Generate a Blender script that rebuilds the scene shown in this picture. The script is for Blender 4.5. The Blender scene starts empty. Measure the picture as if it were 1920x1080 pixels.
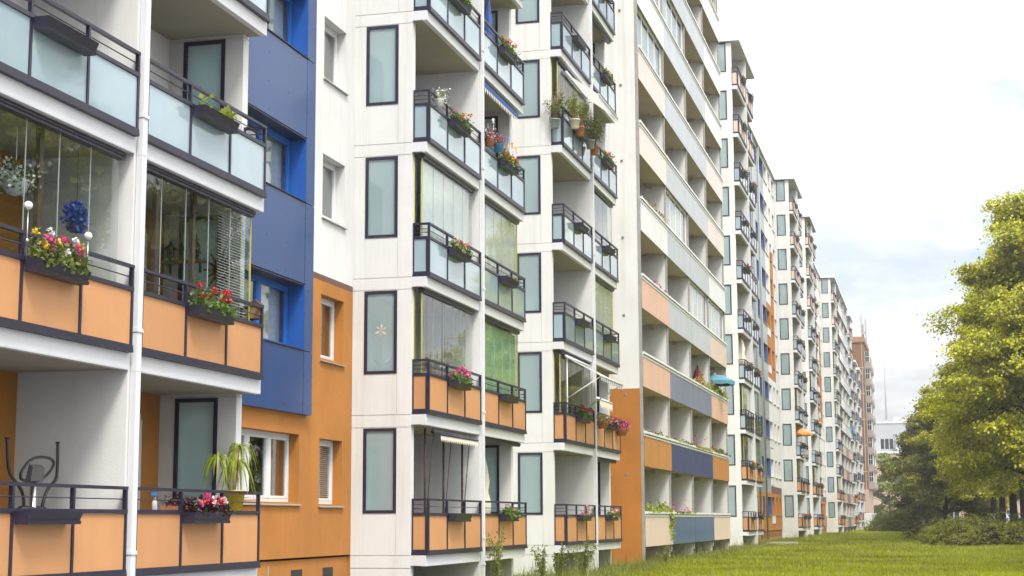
import bpy, math, random
import numpy as np
from mathutils import Matrix, Vector
random.seed(7)
RNG = np.random.default_rng(7)
rad = math.radians
SC = bpy.context.scene
COL = SC.collection

# ------------------------------------------------------------------ camera
EYE = 1.5
yaw, pit, roll, FPX = .2525, .1428, -.0045, 3032.1
Fv = Vector((-math.sin(yaw)*math.cos(pit), math.cos(yaw)*math.cos(pit), math.sin(pit)))
Rv = Vector((math.cos(yaw), math.sin(yaw), 0)); Uv = Rv.cross(Fv)
R2 = Rv*math.cos(roll)+Uv*math.sin(roll); U2 = -Rv*math.sin(roll)+Uv*math.cos(roll)
cd = bpy.data.cameras.new('camera'); cam = bpy.data.objects.new('camera', cd); COL.objects.link(cam)
M = Matrix((R2, U2, -Fv)).transposed().to_4x4(); M.translation = (0, 0, EYE); cam.matrix_world = M
cd.sensor_width = 36; cd.lens = FPX/1920*36; cd.clip_start = .1; cd.clip_end = 5000
SC.camera = cam

# ------------------------------------------------------------------ world, sun, exposure
SUN_EL, SUN_AZ = rad(54), rad(146)          # azimuth clockwise from +Y
W = bpy.data.worlds.new('World'); SC.world = W; W.use_nodes = True
nt = W.node_tree; nt.nodes.clear(); N = nt.nodes; L = nt.links
def nd(t, **k):
    n = N.new(t)
    for a, b in k.items(): setattr(n, a, b)
    return n
def mth(op, a, b=None, c=None):
    n = N.new('ShaderNodeMath'); n.operation = op
    for i, s in enumerate((a, b, c)):
        if s is None: continue
        if hasattr(s, 'is_linked'): L.new(s, n.inputs[i])
        else: n.inputs[i].default_value = s
    return n.outputs[0]
out = nd('ShaderNodeOutputWorld'); bg = nd('ShaderNodeBackground'); bg.inputs['Strength'].default_value = .1
sky = nd('ShaderNodeTexSky', sky_type='NISHITA', sun_disc=False, sun_elevation=SUN_EL, sun_rotation=SUN_AZ)
tc = nd('ShaderNodeTexCoord'); sp = nd('ShaderNodeSeparateXYZ'); L.new(tc.outputs['Generated'], sp.inputs[0])
zc = mth('MAXIMUM', sp.outputs['Z'], 0.0)
zz = mth('ADD', zc, .22)
cmb = nd('ShaderNodeCombineXYZ')
L.new(mth('DIVIDE', sp.outputs['X'], zz), cmb.inputs[0]); L.new(mth('DIVIDE', sp.outputs['Y'], zz), cmb.inputs[1])
n1 = nd('ShaderNodeTexNoise'); n1.inputs['Scale'].default_value = 2.1; n1.inputs['Detail'].default_value = 9; n1.inputs['Roughness'].default_value = .55
L.new(cmb.outputs[0], n1.inputs['Vector'])
n2 = nd('ShaderNodeTexNoise'); n2.inputs['Scale'].default_value = 5.0; n2.inputs['Detail'].default_value = 8; n2.inputs['Roughness'].default_value = .6
L.new(cmb.outputs[0], n2.inputs['Vector'])
cr = nd('ShaderNodeValToRGB'); cr.color_ramp.elements[0].position = .37; cr.color_ramp.elements[1].position = .53
L.new(n1.outputs['Fac'], cr.inputs[0])
sh = nd('ShaderNodeValToRGB'); e = sh.color_ramp.elements
e[0].position = .34; e[0].color = (3.9, 4.2, 4.45, 1); e[1].position = .58; e[1].color = (5.75, 5.7, 5.6, 1)
L.new(n2.outputs['Fac'], sh.inputs[0])
# an overcast sky is brighter towards the zenith
el = mth('MULTIPLY_ADD', mth('POWER', zc, 1.2), 3.9, .93)
hs = nd('ShaderNodeVectorMath', operation='SCALE'); L.new(sh.outputs[0], hs.inputs[0]); L.new(el, hs.inputs['Scale'])
# thin veil of cloud over the blue gaps
veil = nd('ShaderNodeMixRGB'); veil.inputs[0].default_value = .78; veil.inputs[2].default_value = (4.5, 4.95, 5.6, 1)
L.new(sky.outputs[0], veil.inputs[1])
mx = nd('ShaderNodeMixRGB'); L.new(cr.outputs[0], mx.inputs[0]); L.new(veil.outputs[0], mx.inputs[1]); L.new(hs.outputs[0], mx.inputs[2])
# the veiled bright patch of cloud above the roofline
gd = nd('ShaderNodeVectorMath', operation='DOT_PRODUCT'); L.new(tc.outputs['Generated'], gd.inputs[0])
gv = (Fv + R2*((1290-960)/FPX) + U2*((540+40)/FPX)).normalized(); gd.inputs[1].default_value = gv
gl = mth('MULTIPLY', mth('POWER', mth('MAXIMUM', gd.outputs['Value'], 0), 140), 7.0)
ga = nd('ShaderNodeVectorMath', operation='ADD'); L.new(mx.outputs[0], ga.inputs[0]); L.new(gl, ga.inputs[1])
L.new(ga.outputs[0], bg.inputs['Color']); L.new(bg.outputs[0], out.inputs['Surface'])

sd = bpy.data.lights.new('sun', 'SUN'); sd.energy = 1.9; sd.angle = rad(14); sd.color = (1, .95, .86)
so = bpy.data.objects.new('sun', sd); COL.objects.link(so)
sdir = Vector((math.sin(SUN_AZ)*math.cos(SUN_EL), math.cos(SUN_AZ)*math.cos(SUN_EL), math.sin(SUN_EL)))
so.rotation_euler = sdir.to_track_quat('Z', 'Y').to_euler()
SC.view_settings.view_transform = 'Standard'; SC.view_settings.look = 'None'
SC.view_settings.exposure = .79; SC.view_settings.gamma = 1
SC.render.engine = 'CYCLES'
SC.cycles.max_bounces = 8; SC.cycles.transparent_max_bounces = 24; SC.cycles.diffuse_bounces = 1

# ------------------------------------------------------------------ materials
MATS = {}
def new_mat(name):
    m = bpy.data.materials.new(name); m.use_nodes = True; t = m.node_tree; t.nodes.clear()
    o = t.nodes.new('ShaderNodeOutputMaterial'); MATS[name] = m
    return m, t, o
def T(t, kind, **inp):
    n = t.nodes.new(kind)
    for k, v in inp.items():
        k = k.replace('_', ' ')
        if hasattr(v, 'is_linked'): t.links.new(v, n.inputs[k])
        else: n.inputs[k].default_value = v
    return n
def c4(c): return (c[0], c[1], c[2], 1)
def scale_c(c, s): return tuple(min(1, x*s) for x in c)
def surf(name, col, rough=.7, var=.12, scale=1.5, streak=0.0, objvar=0.0, bump=0.0, bscale=60, metal=0, coat=0, coat_rough=.05, island=0.0, spec=.5):
    """painted / plastered surface: mottled colour, optional run-down streaks, fine bump"""
    m, t, o = new_mat(name)
    g = t.nodes.new('ShaderNodeNewGeometry')
    nz = T(t, 'ShaderNodeTexNoise', Vector=g.outputs['Position'], Scale=scale, Detail=6.0, Roughness=.6)
    cn = T(t, 'ShaderNodeMapRange', Value=nz.outputs['Fac']); cn.inputs['From Min'].default_value = .30; cn.inputs['From Max'].default_value = .70
    mixc = T(t, 'ShaderNodeMixRGB', Fac=cn.outputs[0], Color1=c4(scale_c(col, 1-var)), Color2=c4(scale_c(col, 1+var)))
    c = mixc.outputs[0]
    if streak:
        mp = T(t, 'ShaderNodeMapping', Vector=g.outputs['Position']); mp.inputs['Scale'].default_value = (3.2, 3.2, .16)
        ns = T(t, 'ShaderNodeTexNoise', Vector=mp.outputs[0], Scale=1.0, Detail=5.0, Roughness=.65)
        rp = T(t, 'ShaderNodeValToRGB', Fac=ns.outputs['Fac']); rp.color_ramp.elements[0].position = .5; rp.color_ramp.elements[1].position = .75
        ml = T(t, 'ShaderNodeMath'); ml.operation = 'MULTIPLY'; t.links.new(rp.outputs[0], ml.inputs[0]); ml.inputs[1].default_value = streak
        mc = T(t, 'ShaderNodeMixRGB', Fac=ml.outputs[0], Color1=c, Color2=c4((col[0]*.62, col[1]*.57, col[2]*.5)))
        c = mc.outputs[0]
    if island:
        hs_ = T(t, 'ShaderNodeMath'); hs_.operation = 'MULTIPLY_ADD'; t.links.new(g.outputs['Random Per Island'], hs_.inputs[0]); hs_.inputs[1].default_value = 2*island; hs_.inputs[2].default_value = 1-island
        mc = T(t, 'ShaderNodeVectorMath'); mc.operation = 'SCALE'; t.links.new(c, mc.inputs[0]); t.links.new(hs_.outputs[0], mc.inputs['Scale'])
        c = mc.outputs[0]
    if objvar:
        oi = t.nodes.new('ShaderNodeObjectInfo'); hv = T(t, 'ShaderNodeMath'); hv.operation = 'MULTIPLY_ADD'; t.links.new(oi.outputs['Random'], hv.inputs[0]); hv.inputs[1].default_value = 2*objvar; hv.inputs[2].default_value = 1-objvar
        mo = T(t, 'ShaderNodeVectorMath'); mo.operation = 'SCALE'; t.links.new(c, mo.inputs[0]); t.links.new(hv.outputs[0], mo.inputs['Scale']); c = mo.outputs[0]
    b = T(t, 'ShaderNodeBsdfPrincipled', Base_Color=c, Roughness=rough, Metallic=metal)
    b.inputs['Specular IOR Level'].default_value = spec
    if coat:
        b.inputs['Coat Weight'].default_value = coat; b.inputs['Coat Roughness'].default_value = coat_rough
    if bump:
        nb = T(t, 'ShaderNodeTexNoise', Vector=g.outputs['Position'], Scale=float(bscale), Detail=3.0)
        bp = T(t, 'ShaderNodeBump', Height=nb.outputs['Fac'], Strength=bump, Distance=.01); t.links.new(bp.outputs[0], b.inputs['Normal'])
    t.links.new(b.outputs[0], o.inputs[0])
    return m
surf('white_plaster', (.755, .75, .735), .85, .06, .7, streak=.34, bump=.25, bscale=45)
surf('white_concrete', (.71, .715, .74), .8, .04, 1.3, streak=.10, bump=.12)
surf('shaded_loggia_slab', (.50, .42, .34), .9, .05, .8)  # loggia slab tone, browned to put the soffit shade into the colour
surf('shaded_soffit', (.38, .34, .26), .9, .06, .8)  # beige underside tone, darkened so the colour carries the shade
surf('orange_plaster', (.46, .185, .036), .9, .14, .9, streak=.24, bump=.45, bscale=45)
surf('brown_band', (.17, .09, .07), .9, .08)
surf('hazed_blue', (.05, .10, .27), .45, .06)  # window blue dulled for the far blocks, glare and haze in the colour
surf('blue_cladding', (.010, .052, .185), .35, .08, .7, coat=.22, coat_rough=.14)
surf('blue_reveal', (.012, .10, .42), .5, .06)
surf('blue_frame', (.015, .13, .50), .4, .05)
surf('grey_cladding', (.33, .38, .42), .35, .08, .6, coat=.35, coat_rough=.2)
surf('trim_metal', (.019, .016, .040), .42, .18, 6, spec=.6)
surf('panel_orange', (.61, .295, .125), .5, .07, .9, streak=.14, objvar=.07, coat=.15, coat_rough=.25)
surf('panel_amber', (.52, .22, .055), .5, .06, .9, streak=.10, coat=.15, coat_rough=.25)
surf('panel_peach', (.70, .44, .32), .55, .06, .9, streak=.12)
surf('panel_cream', (.70, .55, .46), .55, .05, .9, streak=.14, objvar=.06)
surf('panel_blush', (.74, .65, .60), .55, .05, .9, streak=.12, objvar=.05)
surf('panel_white', (.74, .74, .73), .5, .05, .9, streak=.12)
surf('panel_grey', (.50, .525, .56), .45, .08, .9, streak=.14, objvar=.06)
surf('panel_slate', (.20, .22, .32), .4, .12, .9, streak=.22)
surf('panel_navy', (.045, .065, .20), .35, .12, .9, streak=.15, coat=.3, coat_rough=.2)
surf('panel_blue', (.07, .15, .32), .3, .12, .9, streak=.15, coat=.4, coat_rough=.15)
surf('white_paint', (.80, .80, .80), .4, .03)
surf('grey_pipe', (.36, .35, .34), .5, .12, 3)
surf('sill_metal', (.36, .34, .31), .45, .12, 5)
surf('seal_yellow', (.55, .48, .06), .5, .1)
surf('post_brown', (.10, .065, .05), .6, .1)
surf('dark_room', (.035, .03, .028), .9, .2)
surf('void_shade', (.16, .08, .05), .9, .2)  # brown sheet colour standing for shade in the voids under the blocks
surf('lace', (.62, .62, .60), .9, .12, 14)
surf('brown_curtain', (.26, .11, .06), .9, .2, 9)
surf('green_curtain', (.34, .55, .33), .85, .10, 5)
surf('white_curtain', (.80, .80, .78), .85, .05, 4)
surf('brick_brown', (.33, .17, .10), .9, .15, .8, bump=.3)
surf('bay_concrete', (.40, .36, .33), .9, .10, .6, streak=.3)
surf('pale_stucco', (.42, .44, .46), .9, .06, .1)
surf('pink_stucco', (.50, .37, .30), .9, .06, .1)
surf('terracotta', (.45, .17, .08), .8, .15, 8)
surf('pot_yellow', (.72, .53, .03), .45, .15, 6)
surf('pot_blue', (.05, .25, .6), .4, .1)
surf('pot_grey', (.28, .31, .32), .5, .1)
surf('black_plastic', (.025, .023, .026), .4, .2, 8)
surf('grey_plastic', (.12, .11, .115), .5, .1, 8)
surf('steel', (.55, .55, .55), .3, .1, 5, metal=1)
surf('soil', (.06, .035, .02), 1, .3, 20)
surf('wood', (.28, .16, .08), .7, .2, 10)
surf('cream_cloth', (.75, .69, .56), .9, .06, 5)
surf('blue_cloth', (.06, .11, .36), .8, .1, 5)
surf('teal_cloth', (.10, .26, .34), .85, .1, 4)
surf('rust_cloth', (.22, .05, .04), .85, .1, 4)
surf('magenta', (.72, .03, .28), .8, .1)
surf('orange_cloth', (.75, .30, .06), .85, .1, 4)
surf('white_cloth', (.80, .79, .76), .9, .05, 4)
surf('car_white', (.75, .76, .77), .3, .04, 2, coat=1)
surf('car_blue', (.05, .16, .42), .3, .05, 2, coat=1)
surf('car_silver', (.42, .43, .45), .3, .05, 2, coat=1)
surf('car_red', (.40, .04, .03), .3, .05, 2, coat=1)
surf('rubber', (.02, .02, .02), .8, .1)
surf('car_glass', (.02, .025, .03), .05, .1)
surf('bark', (.055, .036, .028), .95, .3, 5, bump=.6, bscale=12)
surf('trodden_earth', (.15, .125, .10), .95, .25, .4)
surf('paving', (.16, .155, .15), .9, .12, .6)
surf('asphalt', (.06, .06, .06), .9, .15, 2)
surf('sticker_rose', (.50, .44, .40), .6, .05)
surf('sticker_cream', (.58, .55, .48), .6, .05)
surf('sticker_blue', (.34, .46, .56), .6, .05)
surf('globe_white', (.8, .8, .8), .2, .03)
surf('bronze', (.22, .12, .05), .4, .3, 15, metal=.6)
def leaf(name, col, trans=.45, island=.35, var=.2, vscale=.5):
    m, t, o = new_mat(name)
    g = t.nodes.new('ShaderNodeNewGeometry')
    nz = T(t, 'ShaderNodeTexNoise', Vector=g.outputs['Position'], Scale=vscale, Detail=3.0)
    cn = T(t, 'ShaderNodeMapRange', Value=nz.outputs['Fac']); cn.inputs['From Min'].default_value = .30; cn.inputs['From Max'].default_value = .70
    mixc = T(t, 'ShaderNodeMixRGB', Fac=cn.outputs[0], Color1=c4(scale_c(col, 1-var)), Color2=c4(scale_c(col, 1+var)))
    h = T(t, 'ShaderNodeMath'); h.operation = 'MULTIPLY_ADD'; t.links.new(g.outputs['Random Per Island'], h.inputs[0]); h.inputs[1].default_value = 2*island; h.inputs[2].default_value = 1-island
    sc = T(t, 'ShaderNodeVectorMath'); sc.operation = 'SCALE'; t.links.new(mixc.outputs[0], sc.inputs[0]); t.links.new(h.outputs[0], sc.inputs['Scale'])
    d = T(t, 'ShaderNodeBsdfDiffuse', Color=sc.outputs[0]); tr = T(t, 'ShaderNodeBsdfTranslucent', Color=sc.outputs[0])
    mxs = t.nodes.new('ShaderNodeMixShader'); mxs.inputs[0].default_value = trans; t.links.new(d.outputs[0], mxs.inputs[1]); t.links.new(tr.outputs[0], mxs.inputs[2])
    gl_ = T(t, 'ShaderNodeBsdfGlossy', Roughness=.45); mg = t.nodes.new('ShaderNodeMixShader'); mg.inputs[0].default_value = .05
    t.links.new(mxs.outputs[0], mg.inputs[1]); t.links.new(gl_.outputs[0], mg.inputs[2]); t.links.new(mg.outputs[0], o.inputs[0])
    return m
leaf('leaf_linden', (.46, .455, .006), .42, .5, .28, .45)
leaf('leaf_dark', (.20, .21, .012), .4, .4, .3, .4)
leaf('leaf_green', (.10, .17, .025), .45, .4)
leaf('leaf_lime', (.30, .36, .03), .5, .3)
leaf('leaf_olive', (.17, .21, .04), .4, .4)
leaf('leaf_bush', (.25, .29, .03), .45, .4)
leaf('leaf_juniper', (.24, .25, .012), .35, .45, .4, .5)
leaf('leaf_awning', (.78, .77, .75), .5, 0, .03)
leaf('leaf_maroon', (.055, .025, .022), .3, .4, .4, .5)
leaf('leaf_heather', (.30, .14, .12), .4, .4)
leaf('grass_blade', (.255, .28, .006), .5, .4, .5, .3)
leaf('weed_blade', (.22, .24, .05), .45, .4)
for n_, c_ in dict(petal_red=(.62, .02, .03), petal_pink=(.72, .06, .25), petal_white=(.8, .78, .74), petal_yellow=(.75, .50, .03),
                   petal_orange=(.75, .24, .05), petal_rose=(.75, .35, .38), petal_blue=(.03, .08, .42), petal_violet=(.16, .14, .42)).items():
    leaf(n_, c_, .3, .2, .1, 3)

def schlick(t, g, f0, normal=None, gain=1.0):
    d = T(t, 'ShaderNodeVectorMath'); d.operation = 'DOT_PRODUCT'; t.links.new(g.outputs['Incoming'], d.inputs[0]); t.links.new(g.outputs['Normal'], d.inputs[1])
    def m(op, a, b):
        n = t.nodes.new('ShaderNodeMath'); n.operation = op
        for i, v in enumerate((a, b)):
            if hasattr(v, 'is_linked'): t.links.new(v, n.inputs[i])
            else: n.inputs[i].default_value = v
        return n.outputs[0]
    p = m('POWER', m('SUBTRACT', 1.0, m('ABSOLUTE', d.outputs['Value'], 0.0)), 5.0)
    return m('MINIMUM', m('MULTIPLY', m('ADD', m('MULTIPLY', p, 1-f0), f0), gain), 1.0)
def frosted(name, col, trans=.45):
    m, t, o = new_mat(name)
    g = t.nodes.new('ShaderNodeNewGeometry')
    nz = T(t, 'ShaderNodeTexNoise', Vector=g.outputs['Position'], Scale=.9, Detail=3.0)
    mixc = T(t, 'ShaderNodeMixRGB', Fac=nz.outputs['Fac'], Color1=c4(scale_c(col, .80)), Color2=c4(scale_c(col, 1.12)))
    d = T(t, 'ShaderNodeBsdfDiffuse', Color=mixc.outputs[0]); tr = T(t, 'ShaderNodeBsdfTranslucent', Color=mixc.outputs[0])
    a = t.nodes.new('ShaderNodeMixShader'); a.inputs[0].default_value = trans; t.links.new(d.outputs[0], a.inputs[1]); t.links.new(tr.outputs[0], a.inputs[2])
    fr = schlick(t, g, .07, None, 1.6)
    nb = T(t, 'ShaderNodeTexNoise', Vector=g.outputs['Position'], Scale=1.3, Detail=1.0)
    bp = T(t, 'ShaderNodeBump', Height=nb.outputs['Fac'], Strength=.10, Distance=.02); 
    gl_ = T(t, 'ShaderNodeBsdfGlossy', Roughness=.03, Normal=bp.outputs[0])
    b = t.nodes.new('ShaderNodeMixShader'); t.links.new(fr, b.inputs[0]); t.links.new(a.outputs[0], b.inputs[1]); t.links.new(gl_.outputs[0], b.inputs[2])
    t.links.new(b.outputs[0], o.inputs[0])
frosted('frosted_glass', (.62, .79, .82), .56)
frosted('frosted_panel', (.52, .67, .74), .25)
def clear(name, tint=(.93, .96, .95), f0=.06, wob=.10, gain=.92):
    m, t, o = new_mat(name)
    g = t.nodes.new('ShaderNodeNewGeometry')
    nb = T(t, 'ShaderNodeTexNoise', Vector=g.outputs['Position'], Scale=2.2, Detail=1.5)
    bp = T(t, 'ShaderNodeBump', Height=nb.outputs['Fac'], Strength=wob, Distance=.02)
    tr = T(t, 'ShaderNodeBsdfTransparent', Color=c4(tint)); gl_ = T(t, 'ShaderNodeBsdfGlossy', Roughness=.005, Normal=bp.outputs[0])
    fr = schlick(t, g, f0, None, gain)
    b = t.nodes.new('ShaderNodeMixShader'); t.links.new(fr, b.inputs[0]); t.links.new(tr.outputs[0], b.inputs[1]); t.links.new(gl_.outputs[0], b.inputs[2])
    t.links.new(b.outputs[0], o.inputs[0])
clear('clear_glass')
clear('window_glass', (.9, .94, .94), .06, .12, 1.5)
# lawn ground
m_, t_, o_ = new_mat('lawn_ground')
g_ = t_.nodes.new('ShaderNodeNewGeometry')
nz_ = T(t_, 'ShaderNodeTexNoise', Vector=g_.outputs['Position'], Scale=.35, Detail=8.0, Roughness=.65)
rp_ = T(t_, 'ShaderNodeValToRGB', Fac=nz_.outputs['Fac'])
rp_.color_ramp.elements[0].position = .3; rp_.color_ramp.elements[0].color = (.16, .175, .006, 1)
rp_.color_ramp.elements[1].position = .7; rp_.color_ramp.elements[1].color = (.24, .265, .008, 1)
b_ = T(t_, 'ShaderNodeBsdfDiffuse', Color=rp_.outputs[0]); t_.links.new(b_.outputs[0], o_.inputs[0])
# brick with courses
m_, t_, o_ = new_mat('brick_face')
g_ = t_.nodes.new('ShaderNodeNewGeometry'); sx_ = T(t_, 'ShaderNodeSeparateXYZ', Vector=g_.outputs['Position'])
cb_ = t_.nodes.new('ShaderNodeCombineXYZ'); ad_ = T(t_, 'ShaderNodeMath'); ad_.operation = 'ADD'
t_.links.new(sx_.outputs[0], ad_.inputs[0]); t_.links.new(sx_.outputs[1], ad_.inputs[1]); t_.links.new(ad_.outputs[0], cb_.inputs[0]); t_.links.new(sx_.outputs[2], cb_.inputs[1])
bk_ = T(t_, 'ShaderNodeTexBrick', Vector=cb_.outputs[0], Color1=(.21, .10, .045, 1), Color2=(.17, .08, .036, 1), Mortar=(.20, .12, .07, 1), Scale=1.0)
bk_.inputs['Brick Width'].default_value = .6; bk_.inputs['Row Height'].default_value = .25; bk_.inputs['Mortar Size'].default_value = .03
b_ = T(t_, 'ShaderNodeBsdfPrincipled', Base_Color=bk_.outputs[0], Roughness=.9); t_.links.new(b_.outputs[0], o_.inputs[0])

# ------------------------------------------------------------------ mesh helpers
class MB:
    def __init__(s): s.v = []; s.f = []; s.m = []; s.smooth = []
    def add(s, vs, fs, m=0, sm=False):
        o = len(s.v); s.v += [tuple(v) for v in vs]
        for f in fs: s.f.append(tuple(i+o for i in f)); s.m.append(m); s.smooth.append(sm)
    def box(s, x0, x1, y0, y1, z0, z1, m=0):
        s.add([(x0,y0,z0),(x1,y0,z0),(x1,y1,z0),(x0,y1,z0),(x0,y0,z1),(x1,y0,z1),(x1,y1,z1),(x0,y1,z1)],
              [(0,3,2,1),(4,5,6,7),(0,1,5,4),(1,2,6,5),(2,3,7,6),(3,0,4,7)], m)
    def prism(s, prof, y0, y1, m=0):        # closed (x,z) profile, counter-clockwise seen from -Y
        n = len(prof); vs = [(x, y0, z) for x, z in prof]+[(x, y1, z) for x, z in prof]
        fs = [tuple(range(n)), tuple(range(2*n-1, n-1, -1))]+[(i, i+n, (i+1) % n+n, (i+1) % n) for i in range(n)]
        s.add(vs, fs, m)
    def tube(s, path, r, n=8, m=0, smooth=0):
        P = [Vector(p) for p in path]
        for _ in range(smooth):
            P = [P[0]]+[q for a, c in zip(P, P[1:]) for q in (a*.75+c*.25, a*.25+c*.75)]+[P[-1]]
        k = len(P); rr = r if isinstance(r, (list, tuple)) else [r]*k
        vs = []; up = None
        for i in range(k):
            d = (P[min(i+1, k-1)]-P[max(i-1, 0)]).normalized()
            if up is None: up = Vector((0, 0, 1)) if abs(d.z) < .9 else Vector((1, 0, 0))
            a = d.cross(up).normalized(); b = d.cross(a); up = -b if (-b).dot(up) > 0 else b
            for j in range(n):
                t = 2*math.pi*j/n; vs.append(P[i]+(a*math.cos(t)+b*math.sin(t))*rr[i])
        fs = [(i*n+j, i*n+(j+1) % n, (i+1)*n+(j+1) % n, (i+1)*n+j) for i in range(k-1) for j in range(n)]
        fs += [tuple(range(n-1, -1, -1)), tuple(range((k-1)*n, k*n))]
        s.add(vs, fs, m, True)
    def lathe(s, prof, n=16, c=(0, 0, 0), m=0, mod=None):
        vs = []
        for r, z in prof:
            for j in range(n):
                t = 2*math.pi*j/n; q = r*(mod(j, n, z) if mod else 1)
                vs.append((c[0]+q*math.cos(t), c[1]+q*math.sin(t), c[2]+z))
        k = len(prof)
        fs = [(i*n+j, i*n+(j+1) % n, (i+1)*n+(j+1) % n, (i+1)*n+j) for i in range(k-1) for j in range(n)]
        fs += [tuple(range(n-1, -1, -1)), tuple(range((k-1)*n, k*n))]
        s.add(vs, fs, m, True)
    def mesh(s, name, mats):
        me = bpy.data.meshes.new(name); me.from_pydata(s.v, [], s.f); me.update()
        for q in (mats if isinstance(mats, (list, tuple)) else [mats]): me.materials.append(MATS[q])
        me.polygons.foreach_set('material_index', s.m); me.polygons.foreach_set('use_smooth', s.smooth)
        return me
def leaves_mesh(name, groups):
    """groups: list of (points Nx3, size, aspect, material, normal bias vector or None); each leaf a folded four-corner blade"""
    V = []; Mi = []; mats = []
    for P, size, asp, mat, bias in groups:
        P = np.asarray(P, float).reshape(-1, 3); n = len(P)
        if n == 0: continue
        d = RNG.normal(size=(n, 3))
        if bias is not None: d += np.asarray(bias)
        d /= np.linalg.norm(d, axis=1)[:, None]
        a = np.cross(d, RNG.normal(size=(n, 3))); a /= np.linalg.norm(a, axis=1)[:, None]; b = np.cross(d, a)
        sz = (np.asarray(size)*RNG.uniform(.65, 1.3, n))[:, None]
        q = np.stack([P-a*sz*.5, P-b*sz*.5*asp+d*sz*.08, P+a*sz*.5, P+b*sz*.5*asp+d*sz*.08], 1)
        V.append(q.reshape(-1, 3)); Mi.append(np.full(n, len(mats))); mats.append(mat)
    V = np.concatenate(V); Mi = np.concatenate(Mi); n = len(Mi)
    return quads_mesh(name, V, Mi, mats)
def quads_mesh(name, V, Mi, mats, k=4):
    n = len(V)//k
    me = bpy.data.meshes.new(name); me.vertices.add(n*k); me.vertices.foreach_set('co', V.astype(np.float32).ravel())
    me.loops.add(n*k); me.loops.foreach_set('vertex_index', np.arange(n*k, dtype=np.int32))
    me.polygons.add(n); me.polygons.foreach_set('loop_start', np.arange(0, n*k, k, dtype=np.int32)); me.polygons.foreach_set('loop_total', np.full(n, k, dtype=np.int32))
    me.polygons.foreach_set('material_index', Mi.astype(np.int32))
    for q in mats: me.materials.append(MATS[q])
    me.update(calc_edges=True); return me
def link(name, me, parent=None, loc=None, rz=0, label=None, cat=None, group=None, kind=None):
    o = bpy.data.objects.new(name, me); COL.objects.link(o)
    if parent is not None:
        o.parent = parent
        if parent.name in ABS: o.matrix_parent_inverse = Matrix.Translation(-parent.location)
    if loc is not None: o.location = loc
    if rz: o.rotation_euler = (0, 0, rz)
    tag(o, label, cat, group, kind); return o
LABELS = set(); ABS = set()   # ABS: buildings whose parts are modelled in world coordinates
def tag(o, label=None, cat=None, group=None, kind=None):
    if label:
        w = len(label.split())
        if not 4 <= w <= 16: print('LABEL LENGTH', w, label)
        if label in LABELS and not group: print('LABEL REPEAT', label)
        LABELS.add(label); o['label'] = label
    if cat: o['category'] = cat
    if group: o['group'] = group
    if kind: o['kind'] = kind
def thing(name, loc, label, cat, group=None, rz=0): return link(name, None, None, loc, rz, label, cat, group)
def building(loc, label, cat='building', name='apartment_building', group=None):
    t = thing(name, loc, label, cat, group); ABS.add(t.name); return t
CACHE = {}
def cached(key, fn):
    if key not in CACHE: CACHE[key] = fn()
    return CACHE[key]

# ------------------------------------------------------------------ building kit
X0, XB, XW = -9.80, -11.37, -10.11        # slab front, back wall, side-wall front
ZK = lambda k: .82+2.8*k
TOP = 28.62
BL = 3.92
ORD = ['lowest', 'second', 'third', 'fourth', 'fifth', 'sixth', 'seventh', 'eighth', 'ninth', 'tenth']

def m_slab(side):
    b = MB(); y0, y1 = (-.06, 3.94) if side == 'L' else (-.08, 3.98)
    b.box(XB+.005, X0, y0, y1, -.2, 0)
    b.box(X0-.10, X0-.002, y0+.004, y1-.004, -.212, -.2)          # drip edge under the nose
    b.box(XB+.006, X0-.101, y0+.004, y1-.004, -.206, -.2, 1)      # soffit face, its beige darkened to hold the shade
    return b.mesh('balcony_slab', ['white_concrete', 'shaded_soffit'])
def m_railing(side):
    b = MB(); xf, xb = -9.795, -9.745
    ys = 0 if side == 'L' else BL           # y of the return
    b.box(-9.88, -9.73, -.02 if side == 'L' else 0, BL+(.02 if side == 'R' else 0), .003, .048)
    b.box(-9.79, -9.735, .0, BL, .048, .10)
    for y in (.025, BL/3, 2*BL/3, BL-.025): b.box(xf, xb, y-.022, y+.022, .10, 1.082)
    b.box(xf-.005, xb+.005, 0, BL, 1.082, 1.122); b.box(xf-.004, xb+.004, 0.001, BL-.001, .785, .838)
    b.tube([(-9.77, .02, .965), (-9.77, BL-.02, .965)], .008, 6)
    s = 1 if side == 'L' else -1
    y0, y1 = sorted((ys, ys+s*.05)); xs = -10.13
    b.box(xs, -9.88, *sorted((ys-s*.022, ys+s*.10)), .003, .048)
    b.box(xs, xf-.002, y0+.001, y1, .05, .115); b.box(xs, xf-.005, y0, y1, .785, .84); b.box(xs, xf-.006, y0, y1, 1.08, 1.123)
    b.box(xs, xs+.05, y0+.002, y1-.002, .115, 1.08); b.box(xf-.032, xf-.003, y0+.002, y1-.002, .115, .785)
    for z in (.92, 1.0): b.tube([(xs+.03, ys+s*.025, z), (xf, ys+s*.025, z)], .008, 6)
    return b.mesh('railing', 'trim_metal')
def m_panel(i, mat):
    b = MB(); b.box(-9.775, -9.765, i*BL/3+.022, (i+1)*BL/3-.022, .102, .783); return b.mesh('parapet_panel', mat)
def m_side_panel(side, mat):
    b = MB(); y = .02 if side == 'L' else BL-.03
    b.box(-10.08, -9.83, y, y+.01, .116, .784); return b.mesh('parapet_panel', mat)
def m_track(side):
    b = MB()
    for i, (dx, z0, z1) in enumerate(((0, 2.565, 2.598), (.03, 2.53, 2.562), (.015, 2.49, 2.527))):
        b.box(-10.0, -9.87+dx-.03, .05, 3.85, z0, z1)
    return b.mesh('glazing_track', 'trim_metal')
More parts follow.
